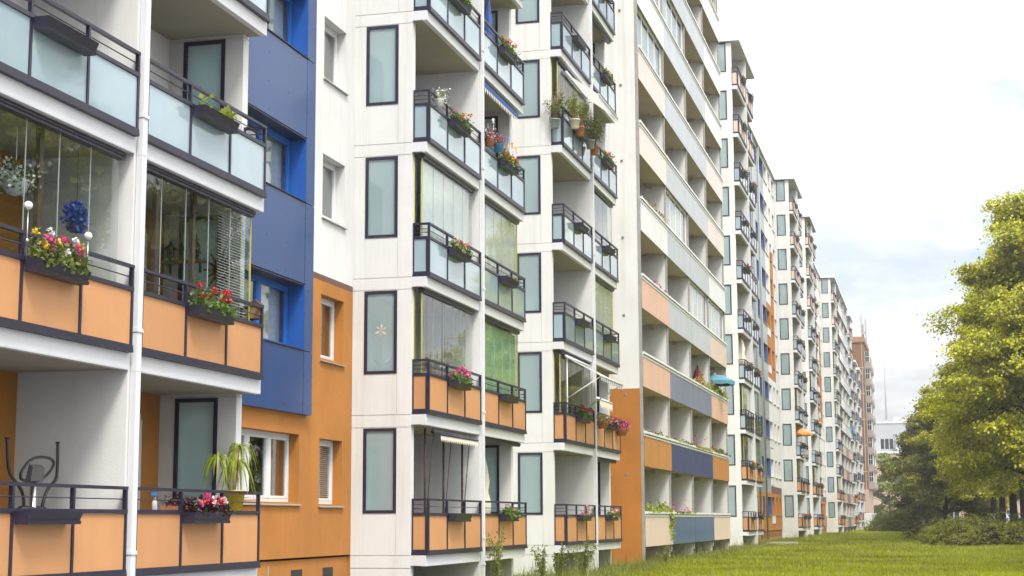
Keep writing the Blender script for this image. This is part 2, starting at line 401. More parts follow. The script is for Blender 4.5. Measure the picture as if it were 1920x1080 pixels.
def m_panes(side):
    b = MB(); y0, y1 = (.10, 3.80)
    for i in range(5):
        a = y0+(y1-y0)*i/5; c = y0+(y1-y0)*(i+1)/5
        b.box(-9.94, -9.932, a+.004, c-.004, .06, 2.488)
    ys = .09 if side == 'L' else 3.81
    b.box(-10.10, -9.945, ys, ys+.008, .06, 2.488)
    return b.mesh('glazing', 'clear_glass')
def m_seals(side):
    b = MB(); y0, y1 = .10, 3.80
    for i in range(1, 5):
        a = y0+(y1-y0)*i/5; b.box(-9.941, -9.929, a-.0025, a+.0025, .06, 2.486, 0)
    ys = .085 if side == 'L' else 3.81
    b.box(-9.95, -9.928, ys-.01, ys+.012, .06, 2.486, 1); b.box(-10.11, -10.095, ys-.01, ys+.012, .06, 2.486, 1)
    return b.mesh('glazing_seal', ['pale_stucco', 'seal_yellow'])
def m_folds(mat, seed):
    r = random.Random(seed); n = 90; vs = []; y0, y1 = .14, 3.74
    for i in range(n+1):
        y = y0+(y1-y0)*i/n; x = -9.985+.005*math.sin(y*21+1.7*math.sin(y*2.3+seed))
        vs += [(x, y, .30), (x, y, 2.45)]
    b = MB(); b.add(vs, [(2*i, 2*i+2, 2*i+3, 2*i+1) for i in range(n)], 0, True); return b.mesh('curtain', mat)
def m_slats(y0, y1, x=-9.985):
    b = MB(); z = .45
    while z < 2.42: b.add([(x-.018, y0, z+.012), (x+.018, y0, z-.012), (x+.018, y1, z-.012), (x-.018, y1, z+.012)], [(0, 1, 2, 3)]); z += .042
    return b.mesh('blind', 'white_paint')
def m_door(y0=.5, y1=3.1):
    b = MB(); xf = XB+.002
    ya = [y0, y0+.95, y1]
    b.box(xf, xf+.05, y0, y1, 2.18, 2.26); 
    for y in ya: b.box(xf, xf+.05, y-.04, y+.04, .06, 2.18)
    b.box(xf, xf+.05, ya[1]+.04, y1-.04, .80, .88); b.box(xf, xf+.05, y0+.04, y1-.04, .06, .10)
    b.box(xf, xf+.02, ya[1]+.04, y1-.04, .10, .80)
    return b.mesh('balcony_window', 'white_paint')
def m_doorpane(y0=.5, y1=3.1):
    b = MB(); x = XB+.018
    b.box(x, x+.008, y0+.04, y0+.91, .10, 2.18); b.box(x+.004, x+.012, y0+.99, y1-.04, .88, 2.18); return b.mesh('pane', 'car_glass')

def add_balcony(par, side, y, k, xo, panel, glaze=None, door=True, seed=0):
    s = link('balcony', cached(('slab', side), lambda: m_slab(side)), par, (xo, y, ZK(k)))
    link('railing', cached(('rail', side), lambda: m_railing(side)), s)
    for i in range(3): link('parapet_panel', cached(('pan', i, panel), lambda: m_panel(i, panel)), s)
    link('parapet_panel', cached(('span', side, panel), lambda: m_side_panel(side, panel)), s)
    if glaze:
        link('glazing_track', cached(('trk',), lambda: m_track(side)), s)
        if glaze != 'track':
            link('glazing', cached(('gl', side), lambda: m_panes(side)), s); link('glazing_seal', cached(('seal', side), lambda: m_seals(side)), s)
        if glaze in ('clear', 'part'):
            def ip():
                b = MB()
                for y in (1.02, 2.16): b.box(-10.16, -10.10, y, y+.10, .002, 2.598)
                return b.mesh('inner_post', 'post_brown')
            link('inner_post', cached(('ipost',), ip), s)
        if glaze in ('white', 'green'): link('curtain', cached(('cur', glaze, seed % 3), lambda: m_folds(glaze+'_curtain', seed % 3)), s)
        if glaze == 'blind': link('blind', cached(('bl',), lambda: m_slats(.16, 3.72)), s)
        if glaze == 'part': link('blind', cached(('blp',), lambda: m_slats(2.75, 3.72)), s)
    if door:
        w = link('balcony_window', cached(('door',), m_door), par, (xo, y, ZK(k))); link('pane', cached(('dpane',), m_doorpane), w)
    return s

def m_sidewall(k0, k1):
    b = MB(); y0, y1 = 0, .2
    XL, XR = -11.11, -10.42
    for k in range(k0, k1):
        z = 2.8*k; g = .007
        b.box(XB, XW, y0, y1, z-.25+g, z-g)
        b.box(XB, XL, y0, y1, z+g, z+2.55-g); b.box(XR+.008, XW, y0, y1, z+g, z+2.55-g)
        b.box(XL+.002, XR+.002, y0, y1, z+g, z+.84); b.box(XL+.002, XR+.002, y0, y1, z+2.53, z+2.55-g)
        b.box(XB, XW-.01, y0+.012, y1-.012, z-.25-g, z-.25+g); b.box(XB, XW-.01, y0+.012, y1-.012, z-g, z+g)
        b.box(XR-.002, XR+.012, y0+.012, y1-.012, z+g, z+2.55-g)
    return b.mesh('side_wall', 'white_plaster')
def m_sidewin():
    b = MB(); XL, XR, z0, z1 = -11.115, -10.415, .835, 2.535
    w = .06
    for a in ((XL, XL+w, z0, z1), (XR-w, XR, z0, z1), (XL+w, XR-w, z0, z0+w), (XL+w, XR-w, z1-w, z1)): b.box(a[0], a[1], -.014, .214, a[2], a[3])
    for (x, z) in [(XL+.03, z0+.03+i*.2) for i in range(9)]+[(XR-.03, z0+.03+i*.2) for i in range(9)]: b.box(x-.008, x+.008, -.018, -.013, z-.008, z+.008)
    return b.mesh('side_window', 'trim_metal')
def m_sidepane():
    b = MB(); b.box(-11.06, -10.47, .02, .03, .89, 2.48); return b.mesh('pane', 'frosted_glass')
def m_fin():
    b = MB(); b.box(XB, -9.81, 0, .115, -.9, TOP-.82); return b.mesh('partition_wall', 'white_plaster')
def m_pipe():
    b = MB()
    for k in range(-1, 10):
        z0 = max(-.8, 2.8*k-.22); z1 = min(2.8*(k+1)-.225, TOP-.84)
        b.box(-9.805, -9.725, 0, .13, z0, z1)
        b.box(-9.80, -9.735, .006, .124, z1, z1+.006)
        b.box(-9.806, -9.712, -.012, .142, z0+.5, z0+.545)
    return b.mesh('drainpipe', 'white_concrete')
def tower(par, y0, xo, k0, k1, cfg, slabs_to=10, roof=True, over=0.25):
    """cfg(side, k) -> (panel material, glazing or None)"""
    n = k1-k0
    for yy in (y0-.07, y0+7.94):
        link('side_wall', cached(('sw', 0, 10), lambda: m_sidewall(0, 10)), par, (xo, yy, .82))
        for k in range(k0, k1):
            w = link('side_window', cached(('swin',), m_sidewin), par, (xo, yy, ZK(k))); link('pane', cached(('spane',), m_sidepane), w)
    base = MB(); base.box(XB, XW, 0, .2, -.1, .56); bm = cached(('base',), lambda: base.mesh('base_wall', 'white_plaster'))
    link('base_wall', bm, par, (xo, y0-.07, 0)); link('base_wall', bm, par, (xo, y0+7.94, 0))
    link('partition_wall', cached(('fin',), m_fin), par, (xo, y0+3.942, .82)); link('drainpipe', cached(('pipe',), m_pipe), par, (xo, y0+4.0, .82))
    bw = MB(); bw.box(-22, XB, 0, 8.26, -.1, 6.25, 1); bw.box(-22, XB, 0, 8.26, 6.25, TOP, 0)
    bw.box(XB, XB+.02, .2, 7.9, -.1, .5, 2)  # dark strip painting the shaded void under the lowest balconies
    link('back_wall', cached(('back',), lambda: bw.mesh('back_wall', ['white_plaster', 'orange_plaster', 'void_shade'])), par, (xo, y0-.09, 0))
    for k in range(k0, k1):
        for side, yy in (('L', y0), ('R', y0+4.14)):
            p, g = cfg(side, k); add_balcony(par, side, yy, k, xo, p, g, seed=k+int(y0))
    if roof:
        rf = MB(); rf.box(-22.1, -9.62, -.25, 8.35, TOP, TOP+.22); rf.box(-22.05, -9.66, -.21, 8.31, TOP+.22, TOP+.30)
        link('roof', cached(('roof',), lambda: rf.mesh('roof', 'white_concrete')), par, (xo, y0, 0))

def wall_holes(name, par, mats, x0, x1, y0, y1, bands, cols, loc=(0, 0, 0)):
    """slab of wall between x0 and x1; cols = [(ya, yb, [(za, zb)...])]; bands = [(z0, z1, slot)]"""
    b = MB()
    def strip(ya, yb, za, zb):
        for z0, z1, m in bands:
            a, c = max(za, z0), min(zb, z1)
            if c-a > 1e-4: b.box(x0, x1, ya, yb, a, c, m)
    zmin, zmax = bands[0][0], bands[-1][1]; y = y0
    for ya, yb, hs_ in sorted(cols):
        strip(y, ya, zmin, zmax); z = zmin
        for za, zb in sorted(hs_): strip(ya, yb, z, za); z = zb
        strip(ya, yb, z, zmax); y = yb
    strip(y, y1, zmin, zmax)
    return link(name, b.mesh(name, mats), par, loc)
def window(par, x, y0, y1, z0, z1, fmat, panes, curtain='lace', curt=.55, sill=True, sill_x=None, seed=0):
    """frame in the plane x (outer face), opening y0..y1, z0..z1, facing +X"""
    b = MB(); w = .07; xb = x-.06
    b.box(xb, x, y0, y1, z0, z0+w); b.box(xb, x, y0, y1, z1-w, z1); b.box(xb, x, y0, y0+w, z0+w, z1-w); b.box(xb, x, y1-w, y1, z0+w, z1-w)
    for i in range(1, panes):
        yy = y0+(y1-y0)*i/panes; b.box(xb, x+.012, yy-.06, yy+.06, z0+w, z1-w)
    for i in range(panes):      # sashes
        ya = y0+(y1-y0)*i/panes+.062; yb = y0+(y1-y0)*(i+1)/panes-.062
        b.box(xb+.012, x+.006, ya, ya+.045, z0+w, z1-w); b.box(xb+.012, x+.006, yb-.045, yb, z0+w, z1-w)
        b.box(xb+.012, x+.006, ya+.045, yb-.045, z0+w, z0+w+.045); b.box(xb+.012, x+.006, ya+.045, yb-.045, z1-w-.045, z1-w)
    o = link('window', b.mesh('window', fmat), par)
    p = MB(); p.box(x-.035, x-.028, y0+w, y1-w, z0+w, z1-w); link('pane', p.mesh('pane', 'window_glass'), o)
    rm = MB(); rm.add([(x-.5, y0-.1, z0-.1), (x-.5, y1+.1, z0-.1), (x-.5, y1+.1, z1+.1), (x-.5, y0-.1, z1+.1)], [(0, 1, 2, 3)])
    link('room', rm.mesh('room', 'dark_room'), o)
    if curtain:
        r = random.Random(seed); n = 40; c = MB()
        spans = [(y0+.03, y0+(y1-y0)*curt/2), (y1-(y1-y0)*curt/2, y1-.03)] if curt < 1 else [(y0+.03, y1-.03)]
        for ya, yb in spans:
            vs = []
            for i in range(n+1):
                yy = ya+(yb-ya)*i/n; xx = x-.17+.022*math.sin(yy*26+seed+math.sin(yy*5))
                vs += [(xx, yy, z0+.05), (xx, yy, z1-.03)]
            c.add(vs, [(2*i, 2*i+2, 2*i+3, 2*i+1) for i in range(n)], 0, True)
        link('curtain', c.mesh('curtain', curtain), o)
    if sill:
        s = MB(); sx = sill_x if sill_x is not None else x+.24
        s.prism([(x+.001, z0-.035), (sx, z0-.065), (sx, z0-.045), (x+.001, z0-.002)], y0-.04, y1+.05)
        link('sill', s.mesh('sill', 'sill_metal'), o)
    return o
def sum_roof(par, y0, y1, xo=0, z=TOP):
    rf = MB(); rf.box(-22, -11.2+xo, y0, y1, z, z+.2); link('roof', rf.mesh('roof', 'white_concrete'), par)
def plain_wall(par, y0, y1, x, zs, mats, name='wall'):
    b = MB()
    for i, (a, c) in enumerate(zs): b.box(-22, x, y0, y1, a, c, i)
    return link(name, b.mesh(name, mats), par)

# ------------------------------------------------------------------ plants in boxes
def box_pts(n, sx, sy, sz, c=(0, 0, 0), p=2.2):
    q = np.clip(RNG.normal(size=(n, 3)), -1.6, 1.6)*np.array([sx, sy, sz])*.32
    return q+np.array(c)
PLANT = {   # leaf material, leaf count, height, flower materials, clusters
 'red': ('leaf_green', 520, .20, ['petal_red'], 15), 'pink': ('leaf_green', 420, .18, ['petal_pink'], 17),
 'pink and yellow': ('leaf_olive', 560, .22, ['petal_pink', 'petal_pink', 'petal_yellow', 'petal_white'], 20),
 'pink and white': ('leaf_maroon', 420, .16, ['petal_pink', 'petal_white', 'petal_rose', 'petal_red'], 16),
 'heather': ('leaf_olive', 420, .16, ['petal_rose', 'petal_white', 'petal_red'], 14),
 'orange': ('leaf_green', 360, .20, ['petal_orange', 'petal_yellow', 'petal_pink'], 11),
 'mixed': ('leaf_olive', 420, .22, ['petal_orange', 'petal_pink', 'petal_yellow', 'petal_red'], 14),
 'leafy': ('leaf_lime', 60, .16, [], 0), 'green': ('leaf_green', 620, .16, ['petal_rose'], 3),
 'white': ('leaf_olive', 260, .16, ['petal_white', 'petal_rose'], 12), 'wispy': ('leaf_heather', 130, .20, ['petal_rose'], 3)}
WORDS = {'red': 'of red geraniums', 'pink': 'of bright pink flowers', 'pink and yellow': 'of pink and yellow flowers', 'pink and white': 'of pink and white flowers',
 'heather': 'of pinkish heather', 'orange': 'of orange flowers', 'mixed': 'of mixed bright flowers', 'leafy': 'of yellow-green seedlings', 'green': 'of dense green plants', 'white': 'of white flowers', 'wispy': 'of dry wispy plants'}
def m_trough(L_=1.15):
    b = MB()
    b.prism([(.0, .0), (.155, 0), (.165, .035), (.145, .045), (.19, .15), (.175, .15), (.135, .055), (.0, .055)], .006, L_-.006)
    b.prism([(.0, .0), (.155, 0), (.165, .035), (.145, .045), (.19, .15), (0, .15)], 0, .006); b.prism([(.0, .0), (.155, 0), (.165, .035), (.145, .045), (.19, .15), (0, .15)], L_-.006, L_)
    b.box(0, .008, .006, L_-.006, .055, .15)
    b.box(-.03, .0, .15, .18, .11, .16); b.box(-.03, .0, L_-.18, L_-.15, .11, .16)
    return b.mesh('planter_box', 'trim_metal')
def m_foliage(kind, v, L_=1.15):
    mat, n, h, fl, nc = PLANT[kind]; n = int(n*1.5) if n > 200 else n
    P = np.stack([RNG.normal(.09, .06, n), RNG.uniform(.02, L_-.02, n), .13+np.abs(RNG.normal(0, h*.5, n))], 1)
    P[:, 2] -= .10*np.clip((P[:, 0]-.16)/.08, 0, 1)*RNG.random(n)
    if kind == 'leafy':
        cs = RNG.uniform(.1, L_-.1, 6); P[:, 1] = cs[RNG.integers(0, 6, n)]+RNG.normal(0, .05, n)
    big = {'leafy': .11, 'wispy': .05}.get(kind, .074)
    so = RNG.uniform(.02, L_-.02, 60); S = np.stack([np.full(60, .08), so, np.full(60, .12)], 1)
    return leaves_mesh('foliage', [(P, big, .7, mat, (0.3, 0, .6)), (S, .09, .9, 'soil', (0, 0, 4))])
def m_flowers(kind, v, L_=1.15, split=False):
    mat, n, h, fl, nc = PLANT[kind]
    gs = []
    for i in range(nc):
        c = np.array([RNG.normal(.11, .06), RNG.uniform(.05, L_-.05), .15+h*RNG.uniform(.6, 1.5)])
        gs.append((c+np.clip(RNG.normal(size=(20, 3)), -1.3, 1.3)*.024, .042, .9, fl[i % len(fl)], (.4, -.3, .5)))
    if split: return [leaves_mesh('flower_head', [g]) for g in gs]
    return leaves_mesh('flowers', gs)
def planter(kind, x, y, z, where, v=0):
    tm = cached(('trough',), m_trough)
    if kind is None:
        return link('planter_box', tm, None, (x, y, z), label='empty dark planter, '+where, cat='planter', group='planter boxes on the balconies')
    t = thing('planter_box', (x, y, z), 'planter '+WORDS[kind]+', '+where, 'planter', 'planter boxes on the balconies')
    link('trough', tm, t); link('foliage', cached(('fol', kind, v % 2), lambda: m_foliage(kind, v)), t)
    if PLANT[kind][4] and (GA in where or (GB in where and kind == 'pink')):            # nearest boxes: every flower head is a part
        for me in m_flowers(kind, v, 1.15, True): link('flower_head', me, t)
    elif PLANT[kind][4]: link('flowers', cached(('flo', kind, v % 2), lambda: m_flowers(kind, v)), t)
    return t
def hang_planters(y0, xo, desc, items):
    for (side, k), kind in items.items():
        yy = y0+(0 if side == 'L' else 4.14)+1.33
        planter(kind, -9.735+xo, yy, ZK(k)+.66, '%s %s balcony, %s' % (ORD[k], 'left' if side == 'L' else 'right', desc), k)
# ================================================================== the ground
gm = MB(); gm.box(-160, 260, -60, 700, -1, -.006); link('ground', gm.mesh('ground', 'trodden_earth'), kind='structure')
gm = MB(); gm.box(-60, 9.5, 34, 244, -.5, 0); link('lawn', gm.mesh('lawn', 'lawn_ground'), kind='structure')
gm = MB(); gm.box(-60, 60, -40, 33.9, -.5, .004); link('unseen_forecourt', gm.mesh('unseen_forecourt', 'paving'), kind='structure')  # unseen neutral paving, added so light bounced onto the facades is not green
rd = MB(); rd.box(-9, 120, 246, 262, .004, .03); link('road', rd.mesh('road', 'asphalt'), kind='structure')
pv = MB(); pv.box(-9, 120, 262.1, 265, .004, .13); link('pavement', pv.mesh('pavement', 'bay_concrete'), kind='structure')

# ================================================================== block 1: left stack, blue and orange recess, second stack
GA = 'left-edge stack'; GB = 'stack beside blue cladding'; GC = 'stack before orange gable'
b1 = building((XB, 22.7, 0), 'white balcony block at the left with blue cladding and an orange plastered recess', group=None)
YA, YB_, YC = 14.6, 31.07, 43.72
def cfgA(s, k):
    g = {('L', 1): 'clear', ('R', 1): 'part'}.get((s, k))
    return ('panel_orange' if k <= 1 else 'frosted_panel'), g
def cfgB(s, k):
    g = {('L', 1): 'clear', ('L', 2): 'white', ('R', 1): 'green', ('R', 2): 'white', ('R', 0): 'track', ('L', 6): 'white'}.get((s, k))
    return ('panel_orange' if k <= 1 else 'frosted_panel'), g
def cfgC(s, k):
    g = {('L', 1): 'clear', ('R', 2): 'white', ('R', 3): 'clear', ('R', 0): 'track', ('L', 4): 'clear', ('R', 5): 'track'}.get((s, k))
    return ('panel_orange' if k <= 1 else 'frosted_panel'), g
tower(b1, YA, 0, 0, 5, cfgA); tower(b1, YB_, 0, 0, 7, cfgB)
# recess wall with window openings
W0, W1 = YA+8.19, YB_-.095
bigs = [(ZK(k)+1.03, ZK(k)+2.28) for k in range(0, 8)]
CS = (25.30, 28.05); SW = (29.22, 30.47)
cols = [(CS[0], CS[1]+.14, [bigs[0]]+[(z0, z1) for z0, z1 in bigs[1:]]), (SW[0], SW[1], [(z0-.02, z1-.02) for z0, z1 in bigs])]
st = MB(); sx, sz = -10.76, ZK(1)+1.72
for q in range(6):
    a = q*1.047+.4; st.add([(sx, -.004, sz), (sx+.09*math.cos(a-.35), -.004, sz+.10*math.sin(a-.35)), (sx+.15*math.cos(a), -.004, sz+.16*math.sin(a)), (sx+.09*math.cos(a+.35), -.004, sz+.10*math.sin(a+.35))], [(0, 3, 2, 1)], q % 2)
for dx, w in ((-.26, .03), (.25, .04), (-.12, .02)): st.add([(sx, -.003, ZK(1)+.98), (sx+dx*.6, -.003, ZK(1)+1.16), (sx+dx, -.003, ZK(1)+1.38), (sx+dx*.6+w, -.003, ZK(1)+1.10)], [(0, 3, 2, 1)], 2)
st.box(sx-.004, sx+.004, -.004, -.003, ZK(1)+.95, sz-.1, 2)
link('window_sticker', st.mesh('window_sticker', ['sticker_rose', 'sticker_cream', 'sticker_blue']), b1, (0, YB_-.05, 0))
wall_holes('wall', b1, ['orange_plaster', 'brown_band', 'white_plaster'], -11.85, XB, W0, W1, [(.84, 6.14, 0), (6.14, 6.26, 1), (6.26, TOP, 2)], cols)
pb = MB(); pb.box(-11.8, XB-.05, W0, W1, -.1, .80); pb.box(XB-.05, XB-.03, 26.9, 26.93, -.1, .72, 1)
for y in (24.4, 28.0, 29.6): pb.box(XB-.05, XB-.046, y, y+.55, .35, .62, 2)
link('plinth', pb.mesh('plinth', ['orange_plaster', 'grey_pipe', 'dark_room']), b1)
plain_wall(b1, W0, W1, -12.4, [(-.1, TOP)], ['dark_room'], 'core')
sum_roof(b1, W0, W1)
# blue cladding: separate panels, joints, rivets
cp = MB(); CX0, CX1 = XB+.003, -11.25; J = .008
zs = [3.46]+[v for k in range(1, 8) for v in (ZK(k)+1.03, ZK(k)+2.28)]+[TOP-.1]
def clad(y0, y1, z0, z1):
    cp.box(CX0, CX1, y0+J, y1-J, z0+J, z1-J)
    ny = 2 if y1-y0 > 1 else 1
    for i in range(1, ny+1):
        for z in np.arange(z0+.12, z1-.05, .52):
            y = y0+(y1-y0)*i/(ny+1); cp.box(CX1, CX1+.004, y-.009, y+.009, z-.009, z+.009, 1)
    for z in np.arange(z0+.2, z1-.05, .52):
        for y in (y0+.03, y1-.03): cp.box(CX1, CX1+.004, y-.009, y+.009, z-.009, z+.009, 1)
for i in range(0, len(zs)-1, 2): clad(CS[0], CS[1], zs[i], zs[i+1])
for a, c in ((24.86, CS[0]), (CS[1], 28.5)):
    zb = 3.46
    for i in range(1, len(zs)-1, 2): clad(a, c, zb, zs[i]); zb = zs[i]
    clad(a, c, zb, zs[-1])
link('cladding_panel', cp.mesh('cladding_panel', ['blue_cladding', 'trim_metal']), b1)
for k in range(1, 8):
    rv = MB(); z0, z1 = bigs[k]
    rv.box(-11.66, CX1-.004, CS[1]-.002, CS[1]+.135, z0+.012, z1-.012); rv.box(-11.66, CX1-.004, CS[0]-.01, CS[0]+.015, z0+.012, z1-.012)
    rv.box(-11.66, CX1-.004, CS[0]+.016, CS[1]-.003, z1-.03, z1-.01, 1); rv.box(CX0, CX1+.03, CS[0]-.02, CS[1]+.02, z0-.004, z0+.012, 1)
    link('window_reveal', rv.mesh('window_reveal', ['blue_reveal', 'trim_metal']), b1)
for k in range(0, 8):
    z0, z1 = bigs[k]
    if k == 0: window(b1, -11.57, CS[0], CS[1]+.14, z0, z1, 'white_paint', 3, 'brown_curtain', .34, True, XB+.05, seed=k)
    else: window(b1, -11.58, CS[0]+.02, CS[1]-.006, z0+.012, z1-.03, 'blue_frame', 2, 'lace', [0, .9, .8, .5, .7, .6, .7, .7][k], False, seed=k)
    cu = ['lace', 'lace', 'brown_curtain', None, 'lace', 'lace', 'lace', 'lace'][k]
    w = window(b1, -11.57, SW[0], SW[1], z0-.02, z1-.02, 'white_paint', 1, None if k in (0, 2) else ('brown_curtain' if k == 1 else 'lace'), 1.0, True, XB+.05, seed=k+9)
    if k in (0, 2, 3):
        b = MB(); z = z0+.1
        while z < z1-.1: b.add([(-11.64, SW[0]+.05, z+.012), (-11.615, SW[0]+.05, z-.010), (-11.615, SW[1]-.05, z-.010), (-11.64, SW[1]-.05, z+.012)], [(0, 1, 2, 3)]); z += .04
        link('blind', b.mesh('blind', 'lace'), w)
plain_wall(b1, YB_+8.19, YC-.12, XB, [(-.1, TOP)], ['white_plaster']); sum_roof(b1, YB_+8.36, YC-.3)
plain_wall(b1, -2, YA-.11, XB-.01, [(-.1, 6.2), (6.2, TOP)], ['orange_plaster', 'white_plaster'])

# ================================================================== block 2: third stack, orange gable and loggias
b2 = building((XB, 56, 0), 'white balcony and loggia block with an orange and white gable wall and coloured parapets')
tower(b2, YC, 0, 0, 8, cfgC)
LG0, LGX = 56.1, -9.76
plain_wall(b2, YC+8.19, LG0-.002, XB, [(-.1, 6.1), (6.1, TOP)], ['orange_plaster', 'white_plaster'])
gb = MB(); gb.box(XB-.03, -9.86, LG0, LG0+.25, -.1, 6.1, 0); gb.box(XB-.03, -9.86, LG0, LG0+.25, 6.1, TOP+.3, 1); gb.box(XB-.03, -9.859, LG0-.004, LG0, 6.08, 6.11, 1)
link('gable_wall', gb.mesh('gable_wall', ['orange_plaster', 'white_plaster']), b2)
for k in range(0, 10):
    for x in (-10.95, -10.38):
        bo = MB(); z = ZK(k)+2.26+.0
        bo.box(x-.05, x+.05, LG0-.012, LG0-.0045, z-.05, z+.05, 0); bo.lathe([(.02, 0), (.02, .02)], 8, (x, LG0-.03, z), 1)
        link('wall_anchor', bo.mesh('wall_anchor', ['sill_metal', 'bark']), b2)
cpz = MB()
cpz.box(-9.855, -9.76, LG0+.02, LG0+.12, .1, TOP)
for z in np.arange(1.4, 28, 2.8): cpz.box(-9.86, -9.75, LG0+.01, LG0+.13, z, z+.05)
link('downpipe', cpz.mesh('downpipe', 'grey_pipe'), b2)
def loggia(par, y0, bay, nb, nlev, xo, pal, glazed=(), z_first=0):
    for i in range(nb):
        ya, yb = y0+bay*i, y0+bay*(i+1)
        pt = MB(); pt.box(XB, -9.87, yb-.16, yb+.02, -.1, TOP); link('partition_wall', pt.mesh('partition_wall', 'white_plaster'), par, (xo, 0, 0))
        pp = MB(); pp.box(-9.868, -9.79, yb-.13, yb-.03, .3, TOP)
        for z in np.arange(1.5, 28, 1.4): pp.box(-9.87, -9.78, yb-.14, yb-.02, z, z+.03)
        link('downpipe', pp.mesh('downpipe', 'grey_pipe'), par, (xo, 0, 0))
        for k in range(nlev):
            def ms():
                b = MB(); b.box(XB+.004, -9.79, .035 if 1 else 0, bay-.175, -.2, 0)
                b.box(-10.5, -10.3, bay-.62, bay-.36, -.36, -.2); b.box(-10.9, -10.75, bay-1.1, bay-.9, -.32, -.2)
                return b.mesh('balcony_slab', 'shaded_loggia_slab')
            s = link('balcony', cached(('lgs', bay), ms), par, (xo, ya, ZK(k)))
            pm = pal(i, k)
            def mp():
                b = MB()
                w = (bay-.02)/4
                for q in range(4): b.box(-9.775, -9.755, .012+w*q+.003, .012+w*(q+1)-.003, -.25, .80)
                return b.mesh('parapet_panel', pm)
            link('parapet_panel', cached(('lgp', bay, pm), mp), s)
            def mc():
                b = MB(); b.box(-9.83, -9.70, .03, bay-.03, .90, .975); b.box(-9.80, -9.735, .02, bay-.02, .80, .862)
                b.box(-9.85, -9.68, -.05, .03, .885, .985); b.box(-9.80, -9.74, -.03, .02, .80, .885); b.box(-9.77, -9.75, .03, bay-.03, .862, .9, 1)
                return b.mesh('rail_cap', ['white_paint', 'grey_pipe'])
            link('rail_cap', cached(('lgc', bay), mc), s)
            w_ = link('balcony_window', cached(('door',), m_door), par, (xo, ya+.6, ZK(k))); link('pane', cached(('dpane',), m_doorpane), w_)
            if (i, k) in glazed:
                def mg():
                    b = MB(); n = 4; w = (bay-.5)/n
                    for q in range(n): b.box(-9.90, -9.893, .14+w*q+.03, .14+w*(q+1)-.03, 1.0, 2.48)
                    return b.mesh('glazing', 'clear_glass')
                def mgf():
                    b = MB(); n = 4; w = (bay-.5)/n
                    b.box(-9.93, -9.86, .06, bay-.2, 2.49, 2.595)
                    for q in range(n+1): b.box(-9.92, -9.875, .14+w*q-.03, .14+w*q+.03, .98, 2.49)
                    return b.mesh('glazing_frame', 'white_paint')
                def mgc():
                    b = MB(); n = 80; vs = []
                    for q in range(n+1):
                        y = .2+(bay-.7)*q/n; x = -10.0+.015*math.sin(y*20); vs += [(x, y, .9), (x, y, 2.47)]
                    b.add(vs, [(2*q, 2*q+2, 2*q+3, 2*q+1) for q in range(n)], 0, True); return b.mesh('curtain', 'white_curtain')
                link('glazing', cached(('lgg', bay), mg), s); link('glazing_frame', cached(('lggf', bay), mgf), s); link('curtain', cached(('lggc', bay), mgc), s)
    bk = MB(); bk.box(-22, XB, y0, y0+bay*nb, -.1, 6.1, 1); bk.box(-22, XB, y0, y0+bay*nb, 6.1, TOP, 0); bk.box(XB, XB+.02, y0+.3, y0+bay*nb-.3, -.05, .55, 2)  # last strip paints the dark of the void below the loggias
    link('back_wall', bk.mesh('back_wall', ['white_plaster', 'orange_plaster', 'void_shade']), par, (xo, 0, 0))
    rf = MB(); rf.box(-22, -9.66, y0-.1, y0+bay*nb+.1, TOP, TOP+.25); link('roof', rf.mesh('roof', 'white_concrete'), par, (xo, 0, 0))
P0 = {0: ('panel_cream', 'panel_blue', 'panel_blue', 'panel_cream'), 1: ('panel_amber', 'panel_navy', 'panel_navy', 'panel_amber'), 2: ('panel_peach', 'panel_slate', 'panel_slate', 'panel_peach'),
      3: ('panel_peach', 'panel_grey', 'panel_grey', 'panel_cream'), 4: ('panel_white', 'panel_grey', 'panel_grey', 'panel_white'), 5: ('panel_blush', 'panel_grey', 'panel_grey', 'panel_blush'),
      6: ('panel_blush', 'panel_grey', 'panel_grey', 'panel_blush')}
def palC(i, k):
    if k == 0: return ('panel_cream', 'panel_blue', 'panel_blue', 'panel_cream')[i]
    return P0.get(k, ('panel_white', 'panel_grey', 'panel_grey', 'panel_white'))[i]
loggia(b2, 56.34, 6.09, 4, 10, 0, palC, {(1, 4), (2, 3), (3, 3), (0, 6), (1, 7), (0, 7)})
plain_wall(b2, 80.72, 89.98, XB, [(-.1, TOP)], ['white_plaster']); sum_roof(b2, 81, 89.8)

# ================================================================== blocks further along the row
def cfgE(s, k):
    g = {('L', 1): 'clear', ('L', 2): 'white', ('R', 1): 'white'}.get((s, k))
    return ('panel_orange' if k <= 1 else 'panel_cream' if k >= 8 else 'frosted_panel'), g  # topmost orange panels given cream, glare bleaching put into the colour
def cfgF(s, k):
    g = {('L', 3): 'clear', ('L', 1): 'clear', ('R', 3): 'white'}.get((s, k))
    return ('panel_orange' if k <= 1 else 'panel_cream' if k >= 7 else 'frosted_panel'), g  # cream at the top puts the glare into orange panels
def cfgG(s, k):
    g = {('L', 4): 'white', ('L', 1): 'clear', ('L', 9): 'clear'}.get((s, k))
    return ('panel_orange' if k <= 1 else 'panel_cream' if k >= 7 else 'frosted_panel'), g  # upper orange bleached to cream, the glare painted in
def cfgH(s, k):
    g = {('L', 1): 'clear', ('L', 6): 'white', ('L', 4): 'white'}.get((s, k))
    return ('panel_orange' if k <= 1 else 'panel_cream' if k >= 8 else 'frosted_panel'), g  # top levels cream: orange panels with glare in their colour
def cfgI(s, k): return ('panel_orange' if k <= 1 else 'panel_cream' if k >= 8 else 'frosted_panel'), None  # orange panels paled to cream up high as painted glare
def cfgJ(s, k): return ('panel_orange' if k <= 3 else 'frosted_panel'), None
